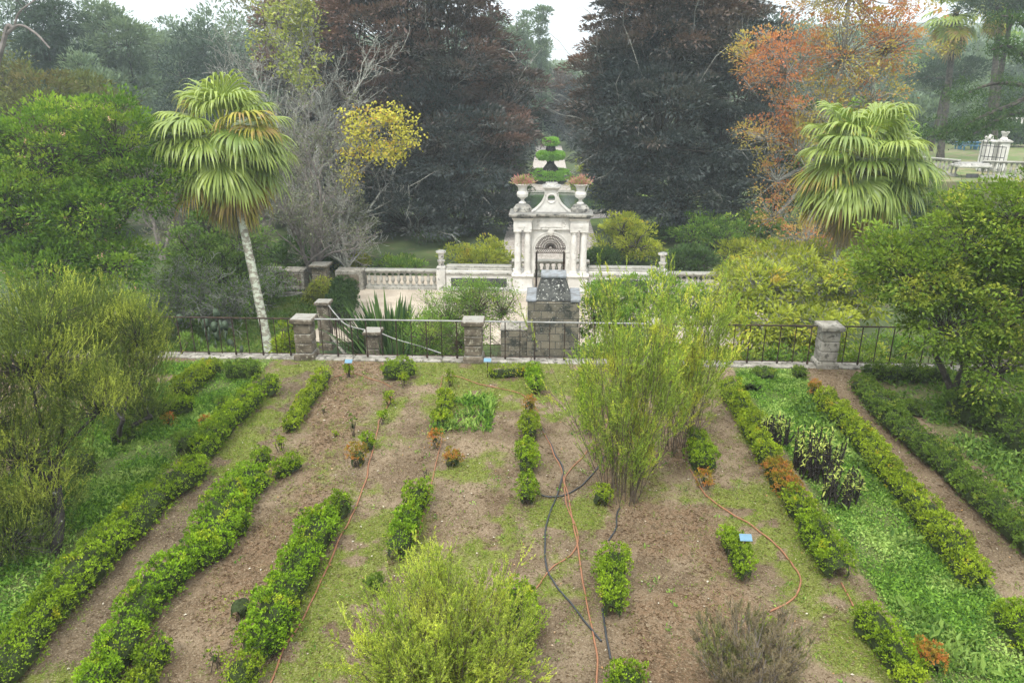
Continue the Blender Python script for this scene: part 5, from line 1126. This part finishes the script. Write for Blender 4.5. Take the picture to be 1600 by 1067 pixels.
for px, Y, w, l in ((345, 19.2, .9, 'leafy green plant behind the bars left of the palm trunk'), (300, 19.8, .8, 'low leafy plant behind the bars near the heather'), (462, 21.5, .55, 'brownish low bush between palm trunk and railing pillar')):
    tree('leafy_plant', l, 'plant', (AT(px, 540, Y)[0], Y, LOW), [(AT(px, 530, Y)[0], Y, -1.9, w, w, 1.0), (AT(px-12, 520, Y)[0], Y, -1.4, w*.7, w*.7, .8)], 130, 34, M['weed_dark'] if w > .7 else my, M['twig'], .03, .28, .13, .06, seed=int(px), hollow=.3)
for px, Y, wd, hh, mt, l in ((1120, 19.2, .9, 1.4, 'golden', 'golden leaved shrub pressed against the right railing'), (1190, 18.9, .9, 1.2, 'shrub_leaf', 'green leafy shrub low behind the right railing bars'), (1245, 19.0, .8, 1.3, 'bgreen', 'bright green shrub just left of the pale panelled pillar'), (1340, 19.2, 1.0, 1.5, 'shrub_leaf', 'green shrub behind the railing right of the pale panelled pillar'), (1430, 19.6, 1.1, 1.6, 'bgreen', 'green shrub behind the railing under the leafy shrub'), (960, 19.6, .9, 1.3, 'bgreen', 'green shrub low behind the railing at the central heather'), (1050, 19.4, .9, 1.3, 'golden', 'yellow green shrub low behind the railing right of the central heather')):
    x = AT(px, 540, Y)[0]; tree('railing_shrub', l, 'shrub', (x, Y, LOW), [(x, Y, -1.6, wd, wd*.8, hh), (x+wd*.6, Y+.3, -1.3, wd*.7, wd*.6, hh*.8), (x-wd*.5, Y+.2, -1.1, wd*.6, wd*.6, hh*.7)], 170, 36, M[mt], M['twig'], .03, .26, .11, .05, seed=int(px), hollow=.35, flat=.5, br=.008, droop=.2, group='shrubs just behind the railing')
for px, Y, top, hw, l, sd_ in ((1690, 24, 330, 90, 'rounded green tree just outside the right edge beyond the railing', 401), (1850, 27, 250, 110, 'green tree farther off to the right beyond the railing', 402), (1760, 42, 200, 90, 'tall green tree off to the right on the low ground', 403)):
    tree_at('green_tree', l, px, Y, top, hw, M['shrub_leaf'], seed=sd_, nc=300, per=36, ll=.2, lw=.1, cr=.6, low=.15, zb=LOW, group='trees to the right beyond the railing')
# prickly pear
pp = AT(330, 505, 22.5); t = thing('prickly_pear', 'grey green prickly pear cactus in the shade left of the palm', 'cactus', (pp[0], 22.5, LOW)); r = np.random.default_rng(3)
M['cactus'] = plainmat('cactus', (.045, .07, .04), .7)
for i in range(34):
    lv = i % 5; c = np.array((pp[0]+r.normal(0, .45), 22.5+r.normal(0, .3), LOW+.5+lv*.42+r.normal(0, .08))); az = r.uniform(0, pi); th = r.uniform(-.5, .5)
    u = np.linspace(0, 2*pi, 13)[:-1]; g = Geo(); ax = np.array((cos(az)*cos(th), sin(az)*cos(th), sin(th))); upv = nrm(np.array((-sin(th)*cos(az), -sin(th)*sin(az), cos(th)))); nn = np.cross(ax, upv)
    ringp = [c+ax*.11*cos(q)*(1+.15*sin(q))*1+upv*.19*sin(q) for q in u]; V = [c+nn*.035, c-nn*.035]+ringp; g.add(V, [(0, 2+k, 2+(k+1) % 12) for k in range(12)]+[(1, 2+(k+1) % 12, 2+k) for k in range(12)]); g.build('pad', M['cactus'], t, smooth=True)
g = Geo(); g.segs([(pp[0]-.2, 22.5, LOW), (pp[0]+.3, 22.5, LOW)], [(pp[0]-.25, 22.5, LOW+1.3), (pp[0]+.4, 22.5, LOW+1.2)], .1, .07, 6); g.build('trunk', M['cactus'], t)

# ------------------------------------------------------------------ left side trees
M['grey_leaf'] = leafmat('grey_leaf', (.10, .125, .07), (.2, .22, .13), None, trans=.25)
M['olivebrown'] = leafmat('olivebrown', (.085, .085, .03), (.19, .165, .06), (.12, .15, .04), .5, .7, .3, .25)
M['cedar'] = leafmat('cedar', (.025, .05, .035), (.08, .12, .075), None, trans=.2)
M['hazed_bluegreen'] = leafmat('hazed_bluegreen', (.08, .13, .085), (.2, .27, .17), None, trans=.3)  # distance haze put into the leaf colour: paler blue green for far trees
M['yellowleaf'] = leafmat('yellowleaf', (.33, .33, .04), (.56, .53, .09), (.42, .28, .06), .62, .8, .8, .35)
M['ygreen'] = leafmat('ygreen', (.19, .25, .06), (.36, .38, .11), None, trans=.35)
M['beech'] = leafmat('beech', (.018, .032, .034), (.10, .115, .11), (.19, .11, .085), .64, .98, .13, .15, rough=.45, spec=.4, zc=(-1, 13))
M['beech2'] = leafmat('beech2', (.018, .032, .034), (.095, .115, .105), (.18, .11, .08), .66, 1., .13, .15, rough=.45, spec=.4, zc=(-1, 13))
M['redleaf'] = leafmat('redleaf', (.36, .12, .07), (.58, .32, .14), (.40, .36, .10), .55, .75, .35, .4)
M['pinkfl'] = leafmat('pinkfl', (.45, .25, .17), (.6, .42, .3), None, trans=.2)
ta = tree('strawberry_tree', 'rounded bright green tree with pinkish flower clusters at the left', 'tree', (AT(110, 400, 24.5)[0], 24.5, LOW), [lob(85, 240, 24.5, 95, 85), lob(180, 225, 25, 75, 70), lob(30, 330, 23.8, 90, 80), lob(225, 285, 24.5, 60, 45), lob(130, 330, 23.5, 70, 50), lob(80, 420, 23, 80, 50), lob(180, 410, 23.2, 60, 35), lob(-50, 280, 24, 80, 110)],
     800, 64, M['arb'], M['bark_dark'], .2, .5, .14, .065, seed=51, flat=.5, hollow=.55, br=.012, rag=.5)
r = np.random.default_rng(8); cr_ = [o for o in ta.children if o.name.startswith('crown')][0]
vv = np.empty(len(cr_.data.vertices)*3, np.float32); cr_.data.vertices.foreach_get('co', vv); vv = vv.reshape(-1, 3)+wloc(ta); k = r.integers(0, len(vv), 90)
i = np.repeat(k, 14); n = len(i); g = Geo(); g.leaves(vv[i]+np.array((0, -.12, .1))+r.normal(0, .05, (n, 3)), rdirs(r, n), rdirs(r, n), .05, .04, r.random(n)); g.build('flowers', M['pinkfl'], ta)
for px, Y, top, l, sd_ in ((250, 28, 330, 'grey twiggy bare shrub under the strawberry tree', 61), (330, 28, 350, 'tangled grey bare shrub left of the palm trunk', 62), (365, 31, 345, 'grey twig thicket around the palm trunk', 63), (290, 28, 380, 'low grey twig thicket above the prickly pear', 64)):
    bare_tree('bare_shrub', l, px, Y, top, r.uniform(-.2, .2), M['twig_grey'], sd_, LOW, levels=((6, .5, .7, .6), (5, .55, .8, .6), (5, .6, .8, .6)), r0=.05, n0=5, spread=.4, group='grey leafless shrubs', cat='shrub', thick=.011, wob=.4, up=.02, leaves=(M['weed_dark'], .6, .11, .06, lambda P: 1.0), nleaf=4)
tree_at('leafy_tree', 'dark green tree filling the shade behind the palm trunk', 330, 31, 330, 90, M['weed_dark'], seed=65, nc=420, per=36, ll=.16, lw=.08, cr=.5, low=.1, group='shade trees left', zb=LOW)
tree_at('leafy_tree', 'dark green bush bank above the rear planters', 470, 38, 385, 70, M['dgreen'], seed=66, nc=240, per=36, ll=.2, lw=.1, cr=.6, low=.1, zb=LOW, group='shade trees left')
YL = lambda c, rad: (lambda P: (np.linalg.norm(P-np.array(c), axis=1) < rad)*1.0)
# mauve grey leafless trees behind the palm
for px, Y, top, l, sd_, ln in ((300, 36, 130, 'mauve grey leafless tree left of the palm crown', 71, -.1), (480, 35, 150, 'mauve grey leafless tree right of the palm crown', 72, .05), (520, 38, 260, 'low mauve grey tree under the yellow leaved branch', 73, .1), (400, 40, 110, 'mauve grey leafless tree behind the palm crown', 74, 0), (240, 40, 190, 'faint mauve leafless tree above the strawberry tree', 75, 0)):
    bare_tree('bare_tree', l, px, Y, top, ln, M['twig_mauve'], sd_, levels=((7, .55, .75, .55), (6, .6, .75, .55), (4, .5, .8, .6), (3, .5, .7, .7)), r0=.13, n0=3, spread=.22, group='mauve leafless trees', thick=.010, wob=.3, leaves=(M['grey_leaf'], .65, .13, .07, lambda P: 1.0), nleaf=4)
bare_tree('lichen_tree', 'tall pale lichened tree with yellow green leaf tufts above the palm', 452, 41, -110, -.05, M['twig_grey'], 76, levels=((8, .6, .65, .6), (7, .6, .7, .6), (6, .55, .75, .6), (3, .5, .7, .7)), r0=.3, n0=2, spread=.15, group='pale lichened trees', thick=.014, wob=.3,
          leaves=(M['ygreen'], .95, .2, .15, YL(AT(440, 25, 41), 3.6)), nleaf=9)
bare_tree('lichen_tree', 'pale lichened tree with tangled branches against the left beech', 560, 44, -40, .02, M['twig_grey'], 77, levels=((7, .55, .8, .6), (6, .6, .8, .6), (6, .55, .8, .6), (2, .5, .7, .7)), r0=.2, n0=2, spread=.2, group='pale lichened trees', thick=.014, wob=.35)
ty = bare_tree('yellow_tree', 'bare pale branches carrying one cloud of yellow leaves before the left beech', 530, 36, 215, .12, M['twig_grey'], 78, levels=((7, .5, .8, .6), (6, .55, .8, .6), (5, .5, .8, .6)), r0=.12, n0=3, spread=.35, thick=.013, wob=.35)
r = np.random.default_rng(79); g = Geo()
for px, py, rx, rz, n in ((605, 185, 30, 15, 1300), (565, 205, 24, 13, 900), (632, 210, 20, 14, 700), (590, 235, 34, 11, 1100), (548, 238, 14, 10, 350), (545, 275, 12, 18, 400), (552, 182, 14, 8, 260), (620, 238, 16, 10, 400)):
    a = lob(px, py, 35.5, rx, rz); nclu = n//24; c = np.array(a[:3])+rdirs(r, nclu)*np.array(a[3:6])*r.uniform(.2, 1.5, (nclu, 1)); i = np.repeat(np.arange(nclu), 11); m_ = len(i); g.leaves(c[i]+r.normal(0, .2, (m_, 3)), rdirs(r, m_)+np.array((0, 0, -.5)), rdirs(r, m_)*.6+np.array((0, -.3, 1)), .15, .11, r.random(m_))
    if px == 600: pass
g.build('crown', M['yellowleaf'], ty)
g = Geo(); 
for px, py in ((600, 195), (565, 215), (625, 225), (590, 235), (545, 270)):
    p = AT(px, py, 35.5); b = np.array((ty.location[0], 36, AT(530, 330, 36)[2])); g.tube(catmull([b, (b+p)/2+np.array((-.2, 0, .5)), p], 6), np.linspace(.09, .03, 13), 5); q = p+rdirs(r, 26)*np.array((.9, .6, .6)); g.segs(np.tile(p, (26, 1)), q, .018, .008, 3)
g.build('leafy_branch', M['twig_grey'], ty)
# left background
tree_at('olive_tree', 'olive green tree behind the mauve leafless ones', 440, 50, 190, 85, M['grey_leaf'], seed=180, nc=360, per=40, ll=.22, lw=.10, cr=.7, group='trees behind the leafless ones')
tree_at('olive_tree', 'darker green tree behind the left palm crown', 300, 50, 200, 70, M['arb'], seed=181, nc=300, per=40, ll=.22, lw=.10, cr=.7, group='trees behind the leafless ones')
tree_at('brown_tree', 'brownish olive tree at the left edge above the green one', 60, 44, 78, 120, M['olivebrown'], seed=81, nc=520, per=40, ll=.26, lw=.13, cr=.8, group='brown olive trees')
tree_at('brown_tree', 'second brownish olive tree left of the mauve leafless ones', 160, 48, 105, 75, M['olivebrown'], seed=82, nc=360, per=40, ll=.26, lw=.13, cr=.8, group='brown olive trees')
tree_at('cedar', 'dark blue green cedar standing tall at the upper left', 115, 66, -60, 62, M['cedar'], seed=83, nc=420, per=44, ll=.42, lw=.12, cr=1.0, flat=.35, nl=10, droop=.5)
tree_at('blue_tree', 'hazy blue green tree right of the dark cedar', 215, 74, -25, 62, M['hazed_bluegreen'], seed=84, nc=380, per=40, ll=.4, lw=.2, cr=1.1, group='hazy trees upper left')
tree_at('blue_tree', 'hazy conifer behind the gap of sky at the upper left', 265, 90, 10, 34, M['hazed_bluegreen'], seed=85, nc=200, per=40, ll=.5, lw=.2, cr=1.1, group='hazy trees upper left')
tree_at('blue_tree', 'pale green tree between cedar and brown olive tree', 165, 58, 60, 55, M['hazed_bluegreen'], seed=86, nc=260, per=40, ll=.35, lw=.16, cr=.9, group='hazy trees upper left')
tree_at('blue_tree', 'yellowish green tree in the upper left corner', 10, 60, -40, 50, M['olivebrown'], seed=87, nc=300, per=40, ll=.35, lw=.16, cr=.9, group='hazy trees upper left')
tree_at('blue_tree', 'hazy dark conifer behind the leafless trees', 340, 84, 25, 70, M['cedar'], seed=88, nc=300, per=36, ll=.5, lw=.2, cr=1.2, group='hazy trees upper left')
p = AT(20, 60, 40); t = thing('pale_branch_tree', 'pale bare forked branch in the upper left corner', 'tree', (p[0]-.8, 40, LOW)); g = Geo(); g.tube(catmull([(p[0]-.8, 40, LOW), AT(-10, 200, 40), AT(8, 55, 40), AT(22, 44, 40)], 8), np.linspace(.18, .09, 25), 7); g.tube(catmull([AT(8, 55, 40), AT(30, 40, 40), AT(55, 52, 40), AT(78, 76, 40)], 6), np.linspace(.09, .04, 19), 6); g.tube(catmull([AT(22, 44, 40), AT(30, 20, 40), AT(55, 0, 40)], 6), np.linspace(.06, .03, 13), 6); g.build('trunk', M['twig_mauve'], t)

# ------------------------------------------------------------------ copper beeches flanking the avenue
tree('copper_beech', 'huge dark copper beech left of the gateway', 'tree', (AT(690, 400, 51)[0], 51, LOW), [lob(640, 60, 51, 130, 110), lob(705, 100, 50, 92, 95), lob(785, 160, 51, 65, 80), lob(560, 120, 52, 100, 110), lob(620, 230, 49, 120, 100), lob(720, 240, 48.5, 105, 95), lob(785, 235, 50, 42, 65), lob(640, 340, 48, 110, 70), lob(720, 340, 48, 70, 60), lob(540, 330, 50, 70, 80), lob(690, -60, 51, 110, 90), lob(580, -50, 52, 90, 80)],
     1150, 110, M['beech'], M['bark_dark'], .55, 1.05, .30, .12, seed=91, flat=.25, droop=.1, show=90, outw=1.0, hollow=.8, br=.035, rag=.75, group='copper beeches')
tree('copper_beech', 'huge dark copper beech right of the gateway', 'tree', (AT(1055, 400, 50)[0], 50, LOW), [lob(1040, 60, 50, 110, 110), lob(972, 130, 50, 72, 80), lob(1120, 80, 51, 90, 100), lob(945, 195, 49, 50, 70), lob(1030, 200, 48.5, 110, 100), lob(1130, 210, 49, 80, 100), lob(978, 280, 48.5, 52, 52), lob(1060, 300, 48, 85, 60), lob(1150, 290, 49, 50, 60), lob(1060, -50, 50, 90, 80), lob(1015, 30, 50, 50, 50), lob(1140, -20, 51, 60, 60)],
     1050, 110, M['beech2'], M['bark_dark'], .55, 1.05, .30, .12, seed=92, flat=.25, droop=.1, show=90, outw=1.0, hollow=.8, br=.035, rag=.75, group='copper beeches')
tree_at('dark_tree', 'dark tree standing behind the left beech, towards the leafless trees', 500, 60, -30, 80, M['beech'], seed=93, nc=500, per=40, ll=.4, lw=.16, cr=1.1)
tree_at('dark_tree', 'second row beech on the left of the avenue', 765, 74, 60, 46, M['beech'], seed=94, nc=420, per=40, ll=.42, lw=.16, cr=1.1, low=.12)
tree_at('dark_tree', 'second row beech on the right of the avenue', 962, 74, 70, 44, M['beech2'], seed=95, nc=420, per=40, ll=.42, lw=.16, cr=1.1, low=.12)
tree_at('dark_tree', 'dark tree closing the far end of the avenue', 868, 122, 105, 30, M['beech2'], seed=98, nc=240, per=36, ll=.55, lw=.22, cr=1.3, low=.25)
tree_at('dark_tree', 'far beech closing the avenue on the left', 800, 100, 110, 32, M['beech'], seed=96, nc=240, per=36, ll=.5, lw=.2, cr=1.2, low=.1)
tree_at('dark_tree', 'far beech closing the avenue on the right', 922, 100, 125, 28, M['beech2'], seed=97, nc=240, per=36, ll=.5, lw=.2, cr=1.2, low=.1)
# undergrowth between court and avenue
for px, Y, top, hw, mt, l in ((750, 38.5, 384, 60, 'golden', 'low golden green shrub behind the left bench wall'), (540, 38, 404, 32, 'golden', 'yellow green fern shrub behind the rear planters'), (620, 38, 408, 40, 'bgreen', 'low green ground shrub behind the lancet balustrade'), (990, 40, 335, 58, 'golden', 'loose yellow green sapling tree right of the gateway'),
                              (945, 39, 395, 26, 'dgreen', 'small dark shrub beside the gateway on the right'), (1085, 37.5, 392, 45, 'dgreen', 'dark clipped mound behind the right balustrade'), (1120, 44, 338, 60, 'bgreen', 'bright green ivy covered bank under the right beech'), (1180, 40, 380, 50, 'golden', 'yellow green shrub at the foot of the red tree'),
                              (800, 62, 240, 34, 'dgreen', 'dark green shrub left of the pond'), (925, 64, 245, 32, 'golden', 'yellowish shrub right of the pond'), (700, 45, 370, 70, 'dgreen', 'dark undergrowth at the foot of the left beech'), (590, 46, 370, 70, 'dgreen', 'dark undergrowth left of the left beech foot'), (1035, 46, 360, 50, 'dgreen', 'dark undergrowth at the foot of the right beech'), (1150, 50, 345, 45, 'bgreen', 'green ivy bank beyond the dark mound'), (1195, 46, 330, 40, 'bgreen', 'ivy bank reaching to the red tree'), (1452, 48, 262, 36, 'bgreen', 'green shrub below the distant balustrade right of the fan palm'), (1400, 46, 250, 40, 'dgreen', 'dark shrub behind the right fan palm crown'), (1500, 46, 300, 34, 'golden', 'yellow green shrub in front of the pale stone stairway')):
    tree_at('undergrowth_shrub', l, px, Y, top, hw, M[mt], cat='shrub', seed=int(px+Y), nc=150, per=44, ll=.17, lw=.08, cr=.42, low=.15, zb=LOW, nl=5, group='shrubs behind the court walls')

# tiered topiary fountain beyond the pond
TY = 74.0; tx = AT(860, 270, TY)[0]; t = thing('tiered_topiary', 'three tiered green topiary on a dark vase shaped stem beyond the pond', 'topiary', (tx, TY, LOW)); r = np.random.default_rng(6)
M['topi'] = leafmat('topi', (.14, .32, .04), (.30, .54, .09), None, trans=.35)
g = Geo(); g.lathe([(1.6, 0), (1.6, .5), (.5, .6), (.42, 1.0), (.78, 1.25), (.7, 1.5), (.38, 1.9), (.28, 2.6), (.3, 3.0), (.5, 3.2), (.42, 3.5), (.4, 4.0), (.1, 4.2)], (tx, TY, LOW), 20); g.build('vase_stem', M['bark_black'], t)
for z_, R_, rr_, n in ((-2.15, 1.6, .38, 4200), (-.35, 1.0, .34, 3200), (.95, .48, .30, 1700)):
    a = r.uniform(0, 2*pi, n); b = r.uniform(0, 2*pi, n); q = rr_*r.uniform(.55, 1.05, n)*(.85+.3*vnoise(np.stack([np.cos(a)*2, np.sin(a)*2], 1)+5, 1.5, 4)); o = np.stack([np.cos(a)*np.cos(b), np.sin(a)*np.cos(b), np.sin(b)], 1)
    g = Geo(); g.leaves(np.stack([tx+np.cos(a)*R_, TY+np.sin(a)*R_, np.full(n, z_)], 1)+o*q[:, None], o+rdirs(r, n)*.6+np.array((0, 0, .4)), rdirs(r, n), .2, .1, r.random(n)); g.build('foliage_ring', M['topi'], t)

# ------------------------------------------------------------------ right side trees
tr = tree('red_tree', 'tall sweetgum with orange red autumn leaves behind the right palm', 'tree', (AT(1300, 390, 36)[0]-1.2, 36, LOW), [lob(1230, 100, 36, 80, 60), lob(1320, 70, 36, 90, 70), lob(1390, 60, 37, 70, 60), lob(1280, 170, 35.5, 75, 45), lob(1200, 210, 36, 50, 30), lob(1215, 270, 36, 35, 45), lob(1250, 230, 35, 55, 40), lob(1210, 330, 36, 32, 40), lob(1260, 370, 35, 50, 25), lob(1180, 90, 36, 45, 35), lob(1330, -30, 36, 110, 60), lob(1360, 150, 36, 50, 45)],
     620, 34, M['redleaf'], M['twig_grey'], .32, .5, .12, .09, seed=101, flat=.6, hollow=.3, br=.022, rag=.6, fork=.6)
tree_at('green_tree', 'dark green tree in the gap between beech and red tree', 1215, 52, 120, 60, M['dgreen'], seed=102, nc=300, per=40, ll=.3, lw=.14, cr=.8)
tree_at('green_tree', 'green tree behind the red tree lower right', 1330, 50, 160, 90, M['bgreen'], seed=103, nc=360, per=40, ll=.28, lw=.14, cr=.8)
for px, Y, l, sd_ in ((1484, 70, 'tall distant fan palm with slim dark trunk, left one at upper right', 1), (1556, 76, 'tall distant fan palm, right one at upper right', 2)):
    b = AT(px-6, 200, Y); tp = AT(px+10, 20 if sd_ == 1 else -8, Y); fan_palm(l, (b[0], Y, UZ), tp, 26, 110+sd_, pl=1.0, bl=1.1, nseg=14, steps=4, group='distant tall palms', dead=10, lean=0, scale=1.35, r0=.26, bark='bark_dark')
def tall_trunk(px0, px1, ytop, Y, label, seed):
    b = AT(px0, 200, Y); tp = AT(px1, ytop, Y); return tree('pine_tree', label, 'tree', (b[0], Y, UZ), [(tp[0]+dx, Y+dy, tp[2]+dz, 2.2, 2.2, 1.1) for dx, dy, dz in ((0, 0, 0), (1.8, .5, .6), (-1.6, -.5, .2))], 70, 50, M['cedar'], M['bark_dark'], .24, .8, .4, .1, seed=seed, flat=.3, fork=.9, group='distant pines')
tall_trunk(1565, 1580, 10, 66, 'distant pine with straight grey trunk near the villa', 121)
tall_trunk(1460, 1478, 120, 80, 'short distant pine with dark trunk at the lawn edge', 122)
# big pine limb from the right edge
t = thing('pine_tree', 'dark limbed pine reaching in from the right edge', 'tree', (AT(1640, 300, 46)[0], 46, LOW)); r = np.random.default_rng(44); g = Geo(); b = AT(1640, 300, 46); g.tube(catmull([(b[0], 46, LOW), AT(1632, 200, 46), AT(1615, 60, 46), AT(1600, -80, 46)], 6), np.linspace(.4, .2, 19), 9)
limbs = [[(1635, 130), (1590, 160), (1540, 180), (1490, 205), (1450, 215)], [(1625, 100), (1598, 85), (1572, 72), (1550, 78)], [(1620, 60), (1590, 30), (1565, 25)], [(1635, 170), (1580, 178), (1545, 196), (1520, 210)], [(1630, 140), (1560, 130), (1500, 150)]]
cl = []
for L_ in limbs:
    P = catmull([AT(x, y, 45.5-.02*(1640-x)) for x, y in L_], 6); g.tube(P, np.linspace(.16, .04, len(P)), 6); cl += [P[i] for i in range(4, len(P))]
g.build('trunk', M['bark_dark'], t); cl = np.array(cl); cl = cl[r.integers(0, len(cl), 150)]+r.normal(0, .6, (150, 3))*np.array((1, 1, .4)); i = np.repeat(np.arange(150), 50); n = len(i); g = Geo(); g.leaves(cl[i]+r.normal(0, .28, (n, 3))*np.array((1, 1, .5)), rdirs(r, n)+np.array((0, 0, .2)), rdirs(r, n)*.5+np.array((0, 0, 1)), .2, .06, r.random(n)); g.build('crown', M['dgreen'], t)
p = AT(1590, 260, 52)
hedge('dark green clipped hedge in front of the villa', [(AT(1530, 220, 86)[0], 86), (AT(1640, 220, 86)[0], 85)], 2.2, 2.6, M['dgreen'], 'clipped_hedge', z=UZ, leaf=.3, dens=30, px=False, bare=0)
hedge('dark low hedge behind the blue bench', [(AT(1440, 220, 90)[0], 92), (AT(1520, 220, 88)[0], 90)], 2.0, 1.5, M['dgreen'], 'clipped_hedge', z=UZ, leaf=.3, dens=30, px=False, bare=0)

# ------------------------------------------------------------------ far trees on the rising ground (each a tree of its own)
mats = {'b': M['hazed_bluegreen'], 'g': M['bgreen'], 'c': M['cedar'], 'o': M['olivebrown'], 'd': M['dgreen']}
far = [(-20, 95, -30, 70, 'c'), (60, 110, -50, 80, 'b'), (180, 115, 0, 60, 'c'), (300, 120, 25, 50, 'b'), (380, 110, 0, 70, 'b'), (450, 120, -40, 80, 'o'), (540, 120, -40, 80, 'b'), (640, 120, -40, 80, 'c'), (720, 125, 5, 60, 'b'), (812, 120, 18, 36, 'b'), (780, 130, -10, 30, 'b'), (880, 135, 92, 30, 'b'),
       (985, 120, 30, 60, 'c'), (1070, 120, -30, 70, 'b'), (1160, 120, -20, 70, 'c'), (1240, 125, 25, 60, 'b'), (1330, 120, 40, 70, 'b'), (1405, 118, 85, 60, 'g'), (1455, 105, 105, 50, 'b'), (1500, 125, 60, 60, 'b'), (1560, 130, 55, 70, 'g'), (1620, 120, 60, 70, 'b'), (1420, 92, 150, 36, 'b'), (1440, 100, 60, 46, 'b'), (1530, 112, 110, 50, 'c'), (1590, 105, 120, 55, 'd'), (1390, 150, 50, 60, 'b'), (1480, 150, 70, 60, 'b')]
WD = ['hazy blue green', 'misty rounded', 'faint tall', 'pale misty', 'broad hazy', 'soft grey green']
WH = ['far behind the left edge trees', 'far behind the dark cedar', 'beyond the cedar top', 'beyond the sky gap at upper left', 'beyond the mauve leafless trees', 'beyond the lichened tree top', 'behind the left beech top, outer', 'behind the left beech crown', 'behind the right flank of the left beech', 'left of the bright sky gap above the gateway', 'just behind the left beech top', 'low in the bright sky gap above the gateway',
      'behind the left flank of the right beech', 'behind the right beech crown', 'behind the right edge of the right beech', 'between right beech and red tree', 'behind the red tree crown', 'on the green hillside right of the red tree', 'on the hillside left of the tall palms', 'on the hillside behind the tall palms', 'on the hilltop right of the tall palms', 'on the hilltop at the right edge', 'at the lawn edge above the right fan palm', 'on the hillside crest above the right fan palm', 'behind the pink tower', 'behind the villa at the right edge', 'high on the hill right of the red tree', 'highest on the hill between the palms']
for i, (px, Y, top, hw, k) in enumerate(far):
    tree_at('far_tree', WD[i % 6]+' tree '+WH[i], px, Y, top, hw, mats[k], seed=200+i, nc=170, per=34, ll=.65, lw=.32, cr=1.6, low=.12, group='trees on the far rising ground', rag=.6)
for px, Y, top, hw, l, sd_ in ((850, 150, 55, 12, 'slender pale conifer left in the bright sky gap', 301), (843, 112, -30, 11, 'tall thin hazy conifer with clumped branches in the sky gap', 302), (818, 108, -20, 14, 'thin misty tree beside the left beech top', 303)):
    tree_at('slender_tree', l, px, Y, top, hw, M['hazed_bluegreen'], seed=sd_, nc=90, per=40, ll=.5, lw=.2, cr=.9, low=.3, nl=9, rag=.8, group='slender trees in the sky gap')

# ------------------------------------------------------------------ the misty air
m, nt, N, Lk = newmat('mist'); pv = N.new("ShaderNodeVolumePrincipled"); pv.inputs['Color'].default_value = (.80, .92, 1, 1); pv.inputs['Density'].default_value = .0009; pv.inputs['Anisotropy'].default_value = .1
o = N.new("ShaderNodeOutputMaterial"); Lk(pv.outputs[0], o.inputs['Volume'])
g = Geo(); g.box((0, 60, 19), (1040, 1000, 46.6)); hz = g.build('haze', m); tag(hz, 'thin pale mist hanging over the garden and far trees', 'haze', kind='stuff')
